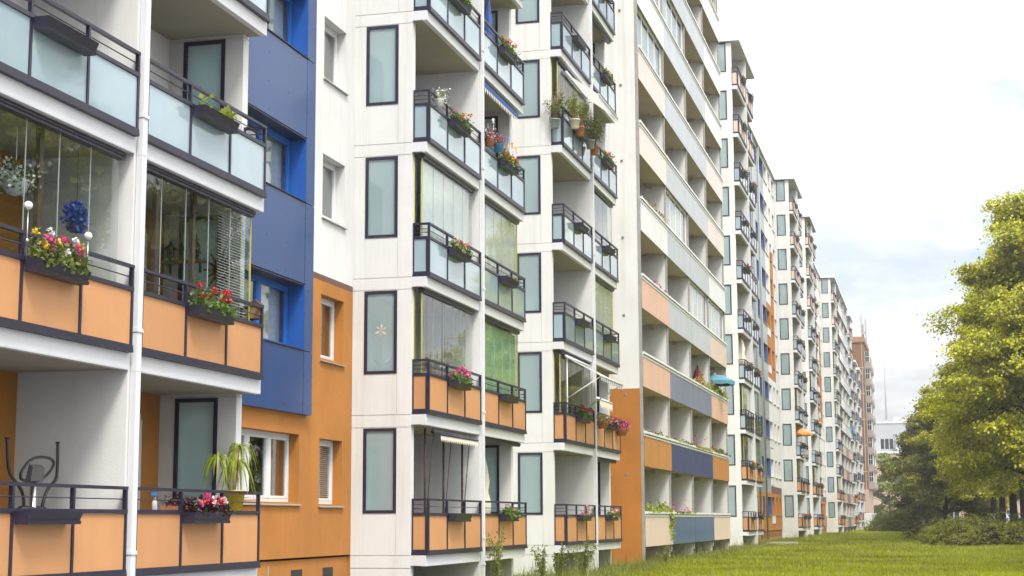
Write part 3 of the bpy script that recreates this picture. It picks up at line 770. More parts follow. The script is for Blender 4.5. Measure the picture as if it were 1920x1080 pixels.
def recess(par, d, xo):
    """wall between two far stacks: grey cladding, white plaster, orange base and orange patches"""
    x1 = XB+xo; x0 = x1-.5
    H = lambda r: [(ZK(k)+1.0, ZK(k)+2.3) for k in r]
    full = range(10)
    R = [(.7, 3.40, 0), (3.40, TOP, 1)]
    wall_holes('wall', par, ['orange_plaster', 'grey_cladding'], x0, x1, d+98.28, d+120.85, R, [(d+101, d+102.4, H(full)), (d+105, d+107, H(full)), (d+109.8, d+111.2, H(full)), (d+114.5, d+115.8, H(full)), (d+117.4, d+120.6, H(full))])
    S = lambda zt: [(.7, 3.40, 0), (3.40, 3.9, 1), (3.9, 12.0, 2), (12.0, zt, 0), (zt, TOP, 2)]
    M_ = ['orange_plaster', 'brown_band', 'white_plaster']
    wall_holes('wall', par, M_, x0, x1, d+120.85, d+124.3, S(17.7), [(d+121.0, d+123.4, H(full))])
    wall_holes('wall', par, M_, x0, x1, d+124.3, d+127.0, S(22.2), [(d+124.6, d+126.0, H(full))])
    wall_holes('wall', par, M_, x0, x1, d+127.0, d+129.2, [(.7, 3.40, 0), (3.40, 3.9, 1), (3.9, TOP, 2)], [(d+127.3, d+128.9, H(full))])
    pl = MB(); pl.box(x0, x1-.06, d+98.28, d+129.2, -.1, .68)
    for q in range(14): pl.box(x1-.06, x1-.055, d+113+q*1.15, d+113.5+q*1.15, .2, .5, 1)
    link('plinth', pl.mesh('plinth', ['orange_plaster', 'dark_room']), par)
    def mk(wd, mat, pan):
        def f():
            b = MB(); xa, xb = XB-.36, XB-.28; z0, z1, w = 1.0, 2.3, .09
            b.box(xa, xb, 0, wd, z0, z0+w); b.box(xa, xb, 0, wd, z1-w, z1); b.box(xa, xb, 0, w, z0+w, z1-w); b.box(xa, xb, wd-w, wd, z0+w, z1-w)
            for q in range(1, pan): b.box(xa, xb+.01, wd*q/pan-.06, wd*q/pan+.06, z0+w, z1-w)
            b.box(xb, XB+.06, -.04, wd+.04, z0-.05, z0-.012, 1)
            if mat == 'blue_frame':
                b.box(XB-.30, XB+.025, wd-.022, wd-.003, z0+.002, z1-.003, 2); b.box(XB-.30, XB+.025, .003, .02, z0+.002, z1-.003, 2)
            return b.mesh('window', ['hazed_blue' if mat == 'blue_frame' else mat, 'sill_metal', 'hazed_blue'])
        return f
    def mpn(wd):
        def f():
            b = MB(); b.box(XB-.34, XB-.33, .09, wd-.09, 1.09, 2.21); return b.mesh('pane', 'window_glass')
        return f
    def mcu(wd):
        def f():
            b = MB(); b.box(XB-.46, XB-.45, 0, wd*.55, 1.0, 2.3, 0); b.box(XB-.49, XB-.48, 0, wd, 1.0, 2.3, 1); return b.mesh('curtain', ['lace', 'dark_room'])
        return f
    for y, wd, mat, pan in ((101, 1.4, 'blue_frame', 1), (105, 2, 'blue_frame', 2), (109.8, 1.4, 'blue_frame', 1), (114.5, 1.3, 'blue_frame', 1), (117.4, 3.2, 'blue_frame', 2), (121.0, 2.4, 'white_paint', 2), (124.6, 1.4, 'white_paint', 1), (127.3, 1.6, 'white_paint', 1)):
        for k in full:
            w = link('window', cached(('fw', wd, mat), mk(wd, mat, pan)), par, (xo, d+y, ZK(k)))
            link('pane', cached(('fp', wd), mpn(wd)), w); link('curtain', cached(('fc', wd), mcu(wd)), w)
            if wd == 2.4 and k in (0, 1, 2, 4, 5):
                def sp():
                    b = MB(); b.box(XB, XB+.04, .1, 2.3, .35, .95); return b.mesh('window_board', 'white_paint')
                link('window_board', cached(('wbrd',), sp), par, (xo, d+y, ZK(k)))
    dp = MB()
    for y in (112.3, 116.6): dp.tube([(x1+.08, d+y, .1), (x1+.08, d+y, TOP)], .06, 8)
    link('downpipe', dp.mesh('downpipe', 'grey_pipe'), par)
    plain_wall(par, d+98.28, d+129.2, x0-.01, [(-.1, TOP)], ['dark_room'], 'core'); sum_roof(par, d+98.2, d+129.1, xo)
YE, YF, YG, YH = 90.11, 129.39, 146.4, 185.0
b3 = building((XB, 98, 0), 'long white block beyond the loggias with grey cladding, blue windows and orange patches')
tower(b3, YE, -.114, 0, 10, cfgE); recess(b3, 0, -.17); tower(b3, YF, -.225, 0, 10, cfgF)
plain_wall(b3, YF+8.19, YG-.12, XB-.23, [(-.1, TOP)], ['white_plaster']); sum_roof(b3, YF+8.4, YG-.3, -.2)
b4 = building((XB, 150, 0), 'distant white block with a second set of loggias, fourth building along the row')
tower(b4, YG, -.235, 0, 10, cfgG); recess(b4, YG+8.2-98.27-.0, -.25)
link('infill_wall', (lambda b: (b.box(-12, XB-.25, YG+8.2+31-.1, YH-.1, -.1, TOP), b.mesh('infill_wall', 'white_plaster'))[1])(MB()), b4)
tower(b4, YH, -.28, 0, 10, cfgH)
def palH(i, k): return P0.get(k, ('panel_white', 'panel_grey', 'panel_grey'))[i] if k > 3 else ('panel_peach', 'panel_slate', 'panel_peach')[i]
loggia(b4, YH+8.3, 7.0, 3, 10, -.28, palH, {(0, 6), (1, 7)})
b5 = building((XB, 221, 0), 'distant tall white balcony stack just before the lower white houses')
tower(b5, 221, -.33, 0, 10, cfgI); plain_wall(b5, YH+29.4, 221, -11.8, [(-.1, TOP)], ['white_plaster'])
plain_wall(b5, 229.2, 232.2, -11.9, [(-.1, 23)], ['white_plaster'])
b6 = building((XB, 233, 0), 'lower distant white house with two balcony stacks in front of the brown tower')
tower(b6, 233.2, -.33, 2, 10, cfgJ); tower(b6, 245.6, -.33, 2, 10, cfgJ); plain_wall(b6, 241.5, 245.4, -11.9, [(-.1, TOP)], ['white_plaster'])
b6.location.z -= 5.1
for y in (233.2, 245.6):
    pass
# brown brick tower
b7 = building((-14, 272, 0), 'brown brick tower with grey concrete bay windows at the end of the row', 'tower', 'brick_tower')
HB = 30.0; BY0, BY1, BX = 268, 288, -10.1
bw = MB(); bw.box(-30, BX, BY0, BY1, 6.2, HB, 0); bw.box(-30, BX+.02, BY0-.1, BY1, -.1, 6.2, 1)
for z in np.arange(9.0, HB, 4.2): bw.box(-30, BX+.006, BY0-.02, BY0, z, z+.12, 1)
for x in (-10.4, -12.0): bw.box(x-.05, x+.05, BY0-.03, BY0, 6.2, HB, 1)
bw.box(-30.2, BX+.2, BY0-.2, BY1+.2, HB, HB+.9, 2)
link('wall', bw.mesh('wall', ['brick_face', 'pink_stucco', 'brick_brown']), b7)
for i in range(10):
    z0 = 6.3+i*2.8
    if z0+2.8 > HB: break
    for y in (270.5, 280):
        by = MB()
        by.prism([(BX, z0), (BX+.75, z0), (BX+.95, z0+.3), (BX+.95, z0+1.1), (BX, z0+1.1)], y, y+6.5)
        by.box(BX, BX+.75, y+.1, y+.25, z0+1.1, z0+2.8); by.box(BX, BX+.75, y+6.25, y+6.4, z0+1.1, z0+2.8)
        o = link('bay', by.mesh('bay', 'bay_concrete'), b7)
        wn = MB(); wn.box(BX, BX+.68, y+.3, y+6.2, z0+1.1, z0+2.8, 0)
        for q in range(5): wn.box(BX+.68, BX+.73, y+.25+q*1.47, y+.37+q*1.47, z0+1.1, z0+2.8, 1)
        wn.box(BX+.05, BX+.12, y+.04, y+.099, z0+1.15, z0+2.75, 1); wn.box(BX+.12, BX+.70, y+.03, y+.099, z0+1.25, z0+2.7, 0)
        wn.box(BX+.4, BX+.45, y+.02, y+.029, z0+1.25, z0+2.7, 1); wn.box(BX+.12, BX+.70, y+.02, y+.029, z0+1.95, z0+2.02, 1)
        link('bay_window', wn.mesh('bay_window', ['car_glass', 'white_paint']), o)
an = MB(); ax, ay = -10.6, 275
for dx, dy, h in ((0, 0, 4.6), (.7, .5, 4.0), (.2, 1.2, 3.2)):
    an.tube([(ax+dx, ay+dy, HB+.8), (ax+dx, ay+dy, HB+.9+h)], .07, 6); an.box(ax+dx-.16, ax+dx+.16, ay+dy-.25, ay+dy-.08, HB+h-1.4, HB+h+.7, 1)
    an.box(ax+dx-.14, ax+dx+.14, ay+dy-.25, ay+dy-.08, HB+1.2, HB+2.1, 1)
an.tube([(ax, ay, HB+2), (ax+.7, ay+.5, HB+2.6), (ax+.2, ay+1.2, HB+2)], .04, 6)
link('rooftop_antenna', an.mesh('rooftop_antenna', ['steel', 'car_silver']), None, (0, 0, 0), label='cluster of grey mobile phone antennas on top of the brown tower', cat='antenna')
# pale building closing the view
b8 = building((5, 430, 0), 'pale grey and pink building with a flat roof far behind the trees')
pw = MB(); pw.box(-16, 40, 430, 460, -.1, 18.2, 1); pw.box(-16.3, 40.3, 429.7, 460.3, 18.2, 18.7, 2); pw.box(-15, 30, 436, 458, 18.7, 26.3, 0); pw.box(-9, -4, 433, 440, 18.7, 22.5, 0); pw.box(-15.2, 30.2, 435.8, 458.2, 26.3, 26.7, 2); pw.box(-9.5, -5.5, 442, 448, 26.7, 28.2, 2); pw.box(2, 8, 440, 446, 26.7, 28, 2)
link('wall', pw.mesh('wall', ['pale_stucco', 'pink_stucco', 'white_concrete']), b8)
for x, w, z in ((-13, 3.4, 19.6), (-7.8, 3.0, 19.6), (0, 3, 20.5), (5, 3, 20.5), (10, 3, 20.5)):
    wn = MB(); yy = 436 if not -9 < x < -4 else 433
    wn.box(x, x+w, yy-.06, yy-.003, z, z+2.6, 0)
    for q in range(4): wn.box(x+w*q/3-.06, x+w*q/3+.06, yy-.10, yy-.06, z, z+2.6, 1)
    link('window', wn.mesh('window', ['car_glass', 'white_paint']), b8)
sg = MB(); sg.box(-1, 8.5, 434.5, 434.8, 26.7, 28.6); sg.box(0, .3, 434.8, 436, 26.7, 28); sg.box(7, 7.3, 434.8, 436, 26.7, 28)
link('roof_hoarding', sg.mesh('roof_hoarding', 'pot_yellow'), None, label='yellow hoarding along the roof edge of the pale building', cat='hoarding')
ms_ = MB(); ms_.tube([(-11.3, 440, 26.7), (-11.3, 440, 34), (-11.3, 440, 44.5)], [.30, .22, .08], 8); ms_.box(-11.8, -10.8, 439.5, 440.5, 26.7, 27.6)
link('radio_mast', ms_.mesh('radio_mast', 'grey_pipe'), None, label='thin tall grey mast rising from the pale building roof', cat='mast')
# low building and cars along the street behind the trees
b9 = building((20, 300, 0), 'beige low building across the street seen between the tree trunks')
lw = MB(); lw.box(1, 60, 300, 320, -.1, 9.5, 0); lw.box(.7, 60.3, 299.7, 320.3, 9.5, 9.9, 0)
link('wall', lw.mesh('wall', 'pink_stucco'), b9)
for i in range(12):
    for z in (1.0, 4.4):
        q = MB(); x = 2.5+i*3.3; q.box(x, x+1.7, 299.93, 299.99, z, z+1.9, 0); q.box(x+.8, x+.9, 299.90, 299.93, z, z+1.9, 1); q.box(x-.1, x+1.8, 299.85, 299.93, z-.1, z, 1); link('window', q.mesh('window', ['car_glass', 'white_paint']), b9)
# ================================================================== planters
hang_planters(YA, 0, GA, {('L', 0): None, ('R', 0): 'pink and white', ('L', 1): 'pink and yellow', ('R', 1): 'red', ('L', 2): None, ('R', 2): 'leafy'})
hang_planters(YB_, 0, GB, {('L', 0): None, ('R', 0): 'green', ('L', 1): 'pink', ('R', 1): None, ('L', 2): 'heather', ('R', 2): None, ('L', 3): 'orange', ('R', 3): 'mixed', ('L', 4): 'red', ('R', 4): 'orange'})
hang_planters(YC, 0, GC, {('L', 0): 'wispy', ('R', 0): 'white', ('L', 1): 'red', ('R', 1): 'pink and white', ('L', 2): None, ('R', 2): None, ('L', 3): None, ('R', 3): None, ('L', 4): 'leafy', ('R', 4): 'orange', ('L', 5): None, ('R', 5): 'heather', ('R', 6): None})
kinds = [None, 'orange', None, 'mixed', 'green', 'red', None, 'heather', None, 'pink']
for y, xo, d in ((YE, -.114, 'stack beyond the loggias'), (YF, -.225, 'first distant stack'), (YG, -.235, 'second distant stack'), (YH, -.28, 'third distant stack')):
    hang_planters(y, xo, d, {(s, k): kinds[(k*3+int(y)+(4 if s == 'R' else 0)) % 10] for s in 'LR' for k in range(10) if not (s == 'R' and k % 3 == 2)})
for k in range(10): planter(kinds[(k*7+2) % 10], -9.735-.33, 221+1.33, ZK(k)+.66, '%s left balcony, last tall white stack' % ORD[k], k)

# ================================================================== things on the balconies
# exercise machine
ex = thing('exercise_machine', (-10.6, 17.72, .75), 'black elliptical exercise machine behind the railing of the lowest left balcony', 'exercise machine')
b = MB(); b.tube([(0, .0, .02), (0, .02, 1.25)], .042, 10); link('column', b.mesh('column', 'steel'), ex)
for s in (-1, 1):
    b = MB(); b.tube([(.0, s*.20, .86), (.02, s*.22, 1.02), (.02, s*.30, 1.16), (.02, s*.50, 1.27), (.0, s*.56, 1.38), (-.02, s*.58, 1.74)], .021, 8, smooth=2)
    b.lathe([(.03, 0), (.03, .02)], 10, (-.02, s*.58, 1.735)); b.tube([(0, s*.20, .86), (-.1, s*.2, .1)], .022, 8); b.tube([(-.9, s*.14, .12), (.3, s*.14, .18)], .03, 8)
    link('swing_arm', b.mesh('swing_arm', 'black_plastic'), ex)
b = MB(); b.tube([(0, -.12, 1.24), (.02, -.34, 1.27), (.04, -.33, 1.38), (.06, -.14, 1.53), (.08, .16, 1.55), (.08, .36, 1.50), (.05, .30, 1.36), (.0, .12, 1.25), (0, -.12, 1.24)], .018, 8, smooth=2); link('grip_bar', b.mesh('grip_bar', 'black_plastic'), ex)
b = MB(); b.prism([(-.03, 1.24), (.05, 1.25), (.07, 1.42), (.02, 1.45)], -.14, .14); link('console', b.mesh('console', 'grey_plastic'), ex)
b = MB(); b.tube([(0, -.26, .90), (0, .26, .90)], .05, 12); b.box(-.5, .5, -.26, -.2, 0, .06); b.box(-.5, .5, .2, .26, 0, .06); b.box(-.45, .4, -.06, .06, .02, .1); b.lathe([(.06, 0), (.2, .05), (.22, .3), (.1, .5)], 16, (.15, 0, .05)); link('base', b.mesh('base', 'black_plastic'), ex)
# dracaena in a yellow pot
dr = thing('potted_plant', (-9.98, 22.22, 1.62), 'tall drooping green dracaena in a yellow pot on the lowest right balcony rail', 'plant')
b = MB(); b.lathe([(.11, 0), (.12, .01), (.165, .30), (.175, .30), (.175, .34), (.155, .34), (.15, .31)], 20); link('pot', b.mesh('pot', 'pot_yellow'), dr)
b = MB()
for dx, dy, h in ((.02, .12, .72), (-.05, -.42, .55), (.05, -.05, .50)): b.tube([(0, 0, .25), (dx*.5, dy*.5, .25+h*.4), (dx, dy, .25+h)], [.022, .018, .012], 7)
link('stem', b.mesh('stem', 'wood'), dr)
def blades(heads, n, ln, wd, seed):
    r = np.random.default_rng(seed); V = []
    for hx, hy, hz in heads:
        for i in range(n):
            a = r.uniform(0, 6.28); L_ = ln*r.uniform(.6, 1.15); up_ = r.uniform(.1, .95); d = np.array([math.cos(a), math.sin(a), 0]); sd_ = np.array([-math.sin(a), math.cos(a), 0])
            P = []
            for t in np.linspace(0, 1, 6): P.append(np.array([hx, hy, hz+r.uniform(-.03, .03)*0])+d*L_*.62*t**.8+np.array([0, 0, L_*(up_*t-1.35*t*t)]))
            for j in range(5):
                w0 = wd*(1-abs(j/5-.35)*1.2); w1 = wd*max(.05, 1-abs((j+1)/5-.35)*1.2) if j < 4 else wd*.05
                V += [P[j]-sd_*w0, P[j]+sd_*w0, P[j+1]+sd_*w1, P[j+1]-sd_*w1]
    return np.array(V)
V = blades([(.02, .12, .98), (-.05, -.42, .80), (.05, -.05, .76)], 19, .55, .022, 3); link('foliage', quads_mesh('foliage', V, np.zeros(len(V)//4), ['leaf_lime']), dr)
# second box, bottle and bits inside the lowest right balcony
b = thing('window_box', (-10.15, 20.4, 1.58), 'brown inner flower box with dark maroon plants behind the railing', 'planter')
q = MB(); q.box(-.1, .1, 0, .8, 0, .14); q.box(-.09, .09, .1, .2, -.76, 0); q.box(-.09, .09, .6, .7, -.76, 0); link('box', q.mesh('box', 'terracotta'), b)
P = np.stack([RNG.normal(0, .06, 240), RNG.uniform(0, .8, 240), .15+np.abs(RNG.normal(0, .06, 240))], 1); link('foliage', leaves_mesh('foliage', [(P, .06, .7, 'leaf_maroon', (.3, 0, .6))]), b)
q = MB(); q.lathe([(.03, 0), (.035, .02), (.035, .16), (.015, .2), (.015, .24)], 12, (0, 0, 0), 0); q.box(-.03, .03, -.05, .01, .24, .29, 1)
link('spray_bottle', q.mesh('spray_bottle', ['white_paint', 'pot_blue']), None, (-9.9, 19.55, 1.6), label='small white spray bottle with a blue head on the balcony rail', cat='bottle')
# globe lamps, blue wreath, hanging basket in the glazed left balcony
for (x, y, z0, z1), lb in (((-9.72, 15.93, 4.42, 4.98), 'white globe lamp on a stick at the left end of the pink flowers'), ((-9.72, 17.28, 4.45, 4.86), 'white globe lamp on a stick rising beside the yellow flowers')):
    t = thing('garden_lamp', (x, y, z0), lb, 'lamp')
    b = MB(); b.tube([(0, 0, 0), (0, 0, z1-z0)], .007, 6); b.lathe([(.01, 0), (.028, .02), (.02, .05), (.008, .055)], 10, (0, 0, (z1-z0)*.32)); link('stick', b.mesh('stick', 'steel'), t)
    b = MB(); b.lathe([(.012, 0)]+[(.05*math.sin(a), .05-.05*math.cos(a)) for a in np.linspace(.3, 3.0, 9)], 14, (0, 0, z1-z0)); link('globe', b.mesh('globe', 'globe_white'), t)
wr = thing('wreath', (-10.08, 17.62, 5.22), 'round dark blue flower wreath hanging inside the glazed left balcony', 'wreath')
n = 700; a = RNG.uniform(0, 6.28, n); rr_ = .19*np.sqrt(RNG.uniform(.03, 1, n)); P = np.stack([RNG.normal(0, .04, n), rr_*np.cos(a), rr_*np.sin(a)], 1)
link('petals', leaves_mesh('petals', [(P, .06, .8, 'petal_blue', (.8, -.5, 0))]), wr)
b = MB(); b.tube([(0, 0, .15), (0, 0, 1.0)], .004, 5); link('cord', b.mesh('cord', 'black_plastic'), wr)
hb = thing('hanging_basket', (-10.25, 16.5, 5.30), 'hanging basket of small white flowers inside the glazed left balcony', 'plant')
b = MB(); b.lathe([(.03, -.02), (.13, .03), (.17, .14), (.175, .15)], 16); b.tube([(0, 0, .1), (0, 0, .95)], .006, 6); b.tube([(0, 0, .95), (.03, 0, 1.0), (.02, .02, 1.05)], .01, 6); link('basket', b.mesh('basket', 'white_paint'), hb)
P = box_pts(420, .34, .5, .30, (0, 0, .18)); F_ = box_pts(260, .36, .56, .34, (0, 0, .2)); link('foliage', leaves_mesh('foliage', [(P, .05, .7, 'leaf_green', None), (F_, .045, .9, 'petal_white', (.4, -.6, .2))]), hb)
# lantern shelf and sun mask in the glazed right balcony
sf = thing('wall_shelf', (-11.25, 22.2, 5.43), 'thin brown wall shelf inside the glazed right balcony under three lanterns', 'shelf')
b = MB(); b.box(-.08, .62, .10, .33, 0, .025); link('board', b.mesh('board', 'wood'), sf); b = MB(); b.box(0, .02, .28, .33, -.15, 0); b.box(.5, .52, .28, .33, -.15, 0); link('bracket', b.mesh('bracket', 'black_plastic'), sf)
for i, (x, sc_, lb) in enumerate(((-11.2, 1.0, 'small black lantern with a wide hat at the left of the shelf'), (-11.0, .8, 'square black wire lantern in the middle of the shelf'), (-10.78, 1.1, 'dark stepped pagoda lantern at the right of the shelf'))):
    b = MB(); c = (0, 0, 0)
    b.lathe([(.07*sc_, 0), (.07*sc_, .02), (.03*sc_, .03), (.03*sc_, .06)], 12); 
    for q in range(4): b.tube([(.045*sc_*math.cos(q*1.57+.78), .045*sc_*math.sin(q*1.57+.78), .05*sc_), (.05*sc_*math.cos(q*1.57+.78), .05*sc_*math.sin(q*1.57+.78), .20*sc_)], .008, 5)
    b.lathe([(.05*sc_, .06*sc_), (.05*sc_, .07*sc_)], 12); b.lathe([((.11 if i == 0 else .07)*sc_, .20*sc_), (.04*sc_, .25*sc_), (.015, .28*sc_), (.012, .31*sc_)], 12)
    if i == 2: b.lathe([(.09*sc_, .10*sc_), (.05*sc_, .15*sc_)], 12); b.lathe([(.02, .28*sc_), (.05*sc_, .29*sc_), (.01, .38*sc_)], 10)
    link('lantern', b.mesh('lantern', 'black_plastic'), None, (x, 22.42, 5.456), label=lb, cat='lantern')
mk_ = thing('sun_mask', (-10.38, 22.45, 5.30), 'bronze sun shaped face mask hung beside the lantern shelf', 'ornament')
b = MB()
b.lathe([(.01, 0)]+[(.095*math.sin(a), .03+.06*(1-math.cos(a))) for a in np.linspace(.2, 1.57, 6)], 18); b.add([(v[0], v[2]*-.6, v[1]*1.25) for v in b.v], [f for f in b.f], 0, True); b.v[:18*7] = [(0, 0, 0)]*(18*7); b.f = b.f[len(b.f)//2:]; b.m = b.m[len(b.m)//2:]; b.smooth = b.smooth[len(b.smooth)//2:]
b.prism([(-.012, .0), (.012, 0), (.006, .06), (-.006, .06)], -.09, -.04); link('face', b.mesh('face', 'bronze'), mk_)
b = MB()
for q in range(14):
    a = q*6.283/14; L_ = .27 if q % 2 else .21; c, s = math.cos(a), math.sin(a); b.add([(c*.09-s*.03, 0, s*.11+c*.03), (c*.09+s*.03, 0, s*.11-c*.03), (c*L_+s*.02, -.02, s*L_*1.2-c*.02), (c*L_-s*.0, -.01, s*L_*1.2+c*.0)], [(0, 1, 2, 3)])
link('rays', b.mesh('rays', 'bronze'), mk_)
# birdhouse on the near corner post
b = MB(); b.box(-.07, .07, -.06, .06, 0, .2, 0); b.prism([(-.1, .2), (.1, .2), (0, .29)], -.09, .09, 1); b.lathe([(.02, 0), (.02, .012)], 10, (.072, 0, .1), 1)
link('bird_house', b.mesh('bird_house', ['wood', 'bark']), None, (-9.85, 22.62, 4.55), label='small wooden bird house at the end of the glazed right balcony', cat='bird house')

def umbrella_closed(x, y, z, h, mat, label, cap='black_plastic', r=.13):
    t = thing('parasol', (x, y, z), label, 'parasol')
    b = MB(); b.lathe([(.03, h*.30), (r*.9, h*.33), (r, h*.5), (r*.62, h*.62), (r*.8, h*.72), (r*.5, h*.9), (.03, h)], 20, mod=lambda j, n, z: 1+.22*math.cos(j*math.pi*2*6/n)+.06*math.sin(j*3.1)); link('canopy', b.mesh('canopy', mat), t)
    b = MB(); b.tube([(0, 0, 0), (0, 0, h)], .02, 8); b.lathe([(.035, h), (.03, h+.05), (.01, h+.09)], 10); b.lathe([(.22, 0), (.2, .05), (.04, .07)], 14); link('pole', b.mesh('pole', cap), t); return t
def umbrella_open(x, y, z, h, r, mat, label, tilt=0):
    t = thing('parasol', (x, y, z), label, 'parasol'); n = 8
    b = MB(); vs = [(0, 0, h)]
    for ring, (q, dz) in enumerate(((.5, -.12), (1.0, -.36), (1.0, -.50))):
        for j in range(n*2):
            a = j*math.pi/n; sag = .93 if j % 2 else 1; vs.append((math.cos(a)*r*q*sag, math.sin(a)*r*q*sag, h+dz+(.03 if j % 2 and ring < 2 else 0)-(0.04*(j % 2) if ring == 2 else 0)))
    m = n*2; fs = [(0, 1+j, 1+(j+1) % m) for j in range(m)]+[(1+i*m+j, 1+(i+1)*m+j, 1+(i+1)*m+(j+1) % m, 1+i*m+(j+1) % m) for i in range(2) for j in range(m)]
    b.add(vs, fs); link('canopy', b.mesh('canopy', mat), t)
    b = MB(); b.tube([(0, 0, 0), (0, 0, h+.08)], .02, 8)
    for j in range(n): a = j*math.pi*2/n; b.tube([(0, 0, h-.03), (math.cos(a)*r*.97, math.sin(a)*r*.97, h-.38)], .008, 5)
    b.lathe([(.2, 0), (.18, .06), (.03, .08)], 14); link('pole', b.mesh('pole', 'white_paint'), t); t.rotation_euler.x = tilt; return t
umbrella_closed(-10.1, 36.9, ZK(4), 2.15, 'blue_cloth', 'closed blue parasol standing on a high balcony near the top edge', r=.12)
umbrella_closed(-10.35, 37.3, ZK(0), 2.2, 'cream_cloth', 'closed cream parasol on the lowest balcony between glazing and planter', r=.16)
umbrella_closed(-10.15, 73.0, ZK(2)-.2, 2.15, 'rust_cloth', 'closed dark red parasol standing on a loggia above slate panels', r=.26)
umbrella_open(-9.95, 77.6, ZK(2), 2.0, .95, 'teal_cloth', 'open teal parasol on the end loggia with flowers')
umbrella_open(-10.05, 131.2, ZK(2), 2.2, .95, 'orange_cloth', 'open orange parasol on a low balcony of the far row')
umbrella_closed(-10.25, 91.6, ZK(3), 2.5, 'cream_cloth', 'closed cream parasol on a fourth floor balcony beyond the loggias', r=.26)
umbrella_closed(-10.25, 222.5, ZK(4)-.2, 2.4, 'teal_cloth', 'closed teal parasol on a balcony of the distant tall stack', r=.35)
# awnings belong to their buildings
def awning(par, y0, y1, z, out, drop, mats, arms=True, val=.16, stripes=True):
    b = MB(); xa = -9.86; n = int((y1-y0)/.14); dy = (y1-y0)/n
    for i in range(n):
        m = i % 2 if stripes else 0; ya, yb = y0+i*dy, y0+(i+1)*dy
        b.add([(xa, ya, z), (xa+out, ya, z-drop), (xa+out, yb, z-drop), (xa, yb, z)], [(0, 1, 2, 3)], m)
        b.add([(xa+out, ya, z-drop), (xa+out+.01, ya, z-drop-val*.6), (xa+out+.01, (ya+yb)/2, z-drop-val), (xa+out+.01, yb, z-drop-val*.6), (xa+out, yb, z-drop)], [(0, 1, 2, 3, 4)], m)
    b.tube([(xa+out, y0, z-drop), (xa+out, y1, z-drop)], .025, 8, 2); b.tube([(xa, y0, z+.03), (xa, y1, z+.03)], .045, 8, 2)
    if arms:
        for y in (y0+.1, y1-.1): b.tube([(xa+out, y, z-drop), (xa+.02, y, z-1.15)], .018, 6, 2); b.tube([(xa+.02, y, z-2.4), (xa+.02, y, z)], .018, 6, 2)
    return link('awning', b.mesh('awning', mats), par)
awning(b2, 44.2, 47.5, ZK(1)+2.42, 1.0, .55, ['leaf_awning', 'grey_cladding', 'white_paint'])
awning(b2, 44.6, 47.6, ZK(4)+2.35, .95, .70, ['leaf_awning', 'leaf_awning', 'white_paint'], arms=False, stripes=True)
awning(b2, 48.3, 50.3, ZK(1)+1.55, .14, .02, ['cream_cloth', 'white_cloth', 'white_paint'], arms=False, val=.3, stripes=False)
awning(b1, 31.7, 34.5, ZK(0)+2.46, .16, .03, ['cream_cloth', 'cream_cloth', 'trim_metal'], arms=False, val=.15, stripes=False)
b = MB()
for y in (31.6, 32.9, 34.3):
    b.tube([(-10.0, y, .05), (-10.0, y, 2.55)], .024, 8); b.tube([(-9.9, y+.25, 2.45), (-9.97, y+.05, .95)], .009, 6); b.tube([(-9.97, y+.04, .95), (-9.97, y+.04, .7)], .012, 6)
link('awning_post', b.mesh('awning_post', 'bark'), b1, (0, 0, ZK(0)))
b = MB(); b.box(-9.95, -9.85, 35.4, 38.9, ZK(3)+2.4, ZK(3)+2.52, 0)
for i in range(22): b.add([(-9.86, 35.4+i*.16, ZK(3)+2.4), (-9.86, 35.56+i*.16, ZK(3)+2.4), (-9.86, 35.5+i*.16, ZK(3)+2.26)], [(0, 1, 2)], 1)
link('awning', b.mesh('awning', ['blue_cloth', 'white_cloth']), b1)
# pots of oleander hung on the fifth balcony of the stack before the gable
def hang_pot(x, y, z, pot, lf, h, sp, label, n=260, fl=None):
    t = thing('hanging_pot', (x, y, z), label, 'plant', 'plants in pots hung on the fifth balcony rail')
    b = MB(); b.lathe([(.13, 0), (.14, .01), (.18, .27), (.195, .27), (.195, .31), (.17, .31), (.165, .28)], 16); b.box(-.2, -.15, -.02, .02, .2, .33); link('pot', b.mesh('pot', pot), t)
    b = MB(); tips = []
    for q in range(9):
        a = RNG.uniform(0, 6.28); r_ = sp*RNG.uniform(.3, 1); tp = (r_*math.cos(a), r_*math.sin(a), .3+h*RNG.uniform(.6, 1)); tips.append(tp)
        b.tube([(0, 0, .25), (tp[0]*.4, tp[1]*.4, .25+h*.4), tp], [.014, .01, .005], 5)
    link('stem', b.mesh('stem', 'wood'), t)
    P = np.concatenate([np.array(tips)[RNG.integers(0, 9, n)]*RNG.uniform(.55, 1.05, (n, 1))+RNG.normal(0, .07, (n, 3))]); gs = [(P, .14, .28, lf, (.2, -.2, .5))]
    if fl: gs.append((np.array(tips)[RNG.integers(0, 9, 60)]+RNG.normal(0, .05, (60, 3)), .05, .9, fl, (.3, -.3, .4)))
    link('foliage', leaves_mesh('foliage', gs), t); t.scale = (.78, .78, .85)
Z4 = ZK(4)
hang_pot(-9.95, 43.5, Z4+.45, 'pot_grey', 'leaf_olive', .95, .42, 'oleander in a grey pot at the left corner of the fifth balcony', 340, 'petal_rose')
hang_pot(-9.55, 44.35, Z4+.62, 'cream_cloth', 'leaf_bush', .85, .5, 'bushy plant in a cream pot, second along the fifth balcony rail', 420)
hang_pot(-9.55, 45.0, Z4+.55, 'terracotta', 'leaf_bush', .9, .45, 'bushy plant in a terracotta pot beside the cream one', 360)
hang_pot(-9.55, 46.5, Z4+.5, 'pot_grey', 'leaf_olive', .9, .5, 'loose oleander in a grey pot near the right end of the rail', 380, 'petal_rose')
hang_pot(-9.55, 47.1, Z4+.45, 'terracotta', 'leaf_olive', .85, .45, 'loose oleander in the last terracotta pot of the rail', 360, 'petal_rose')
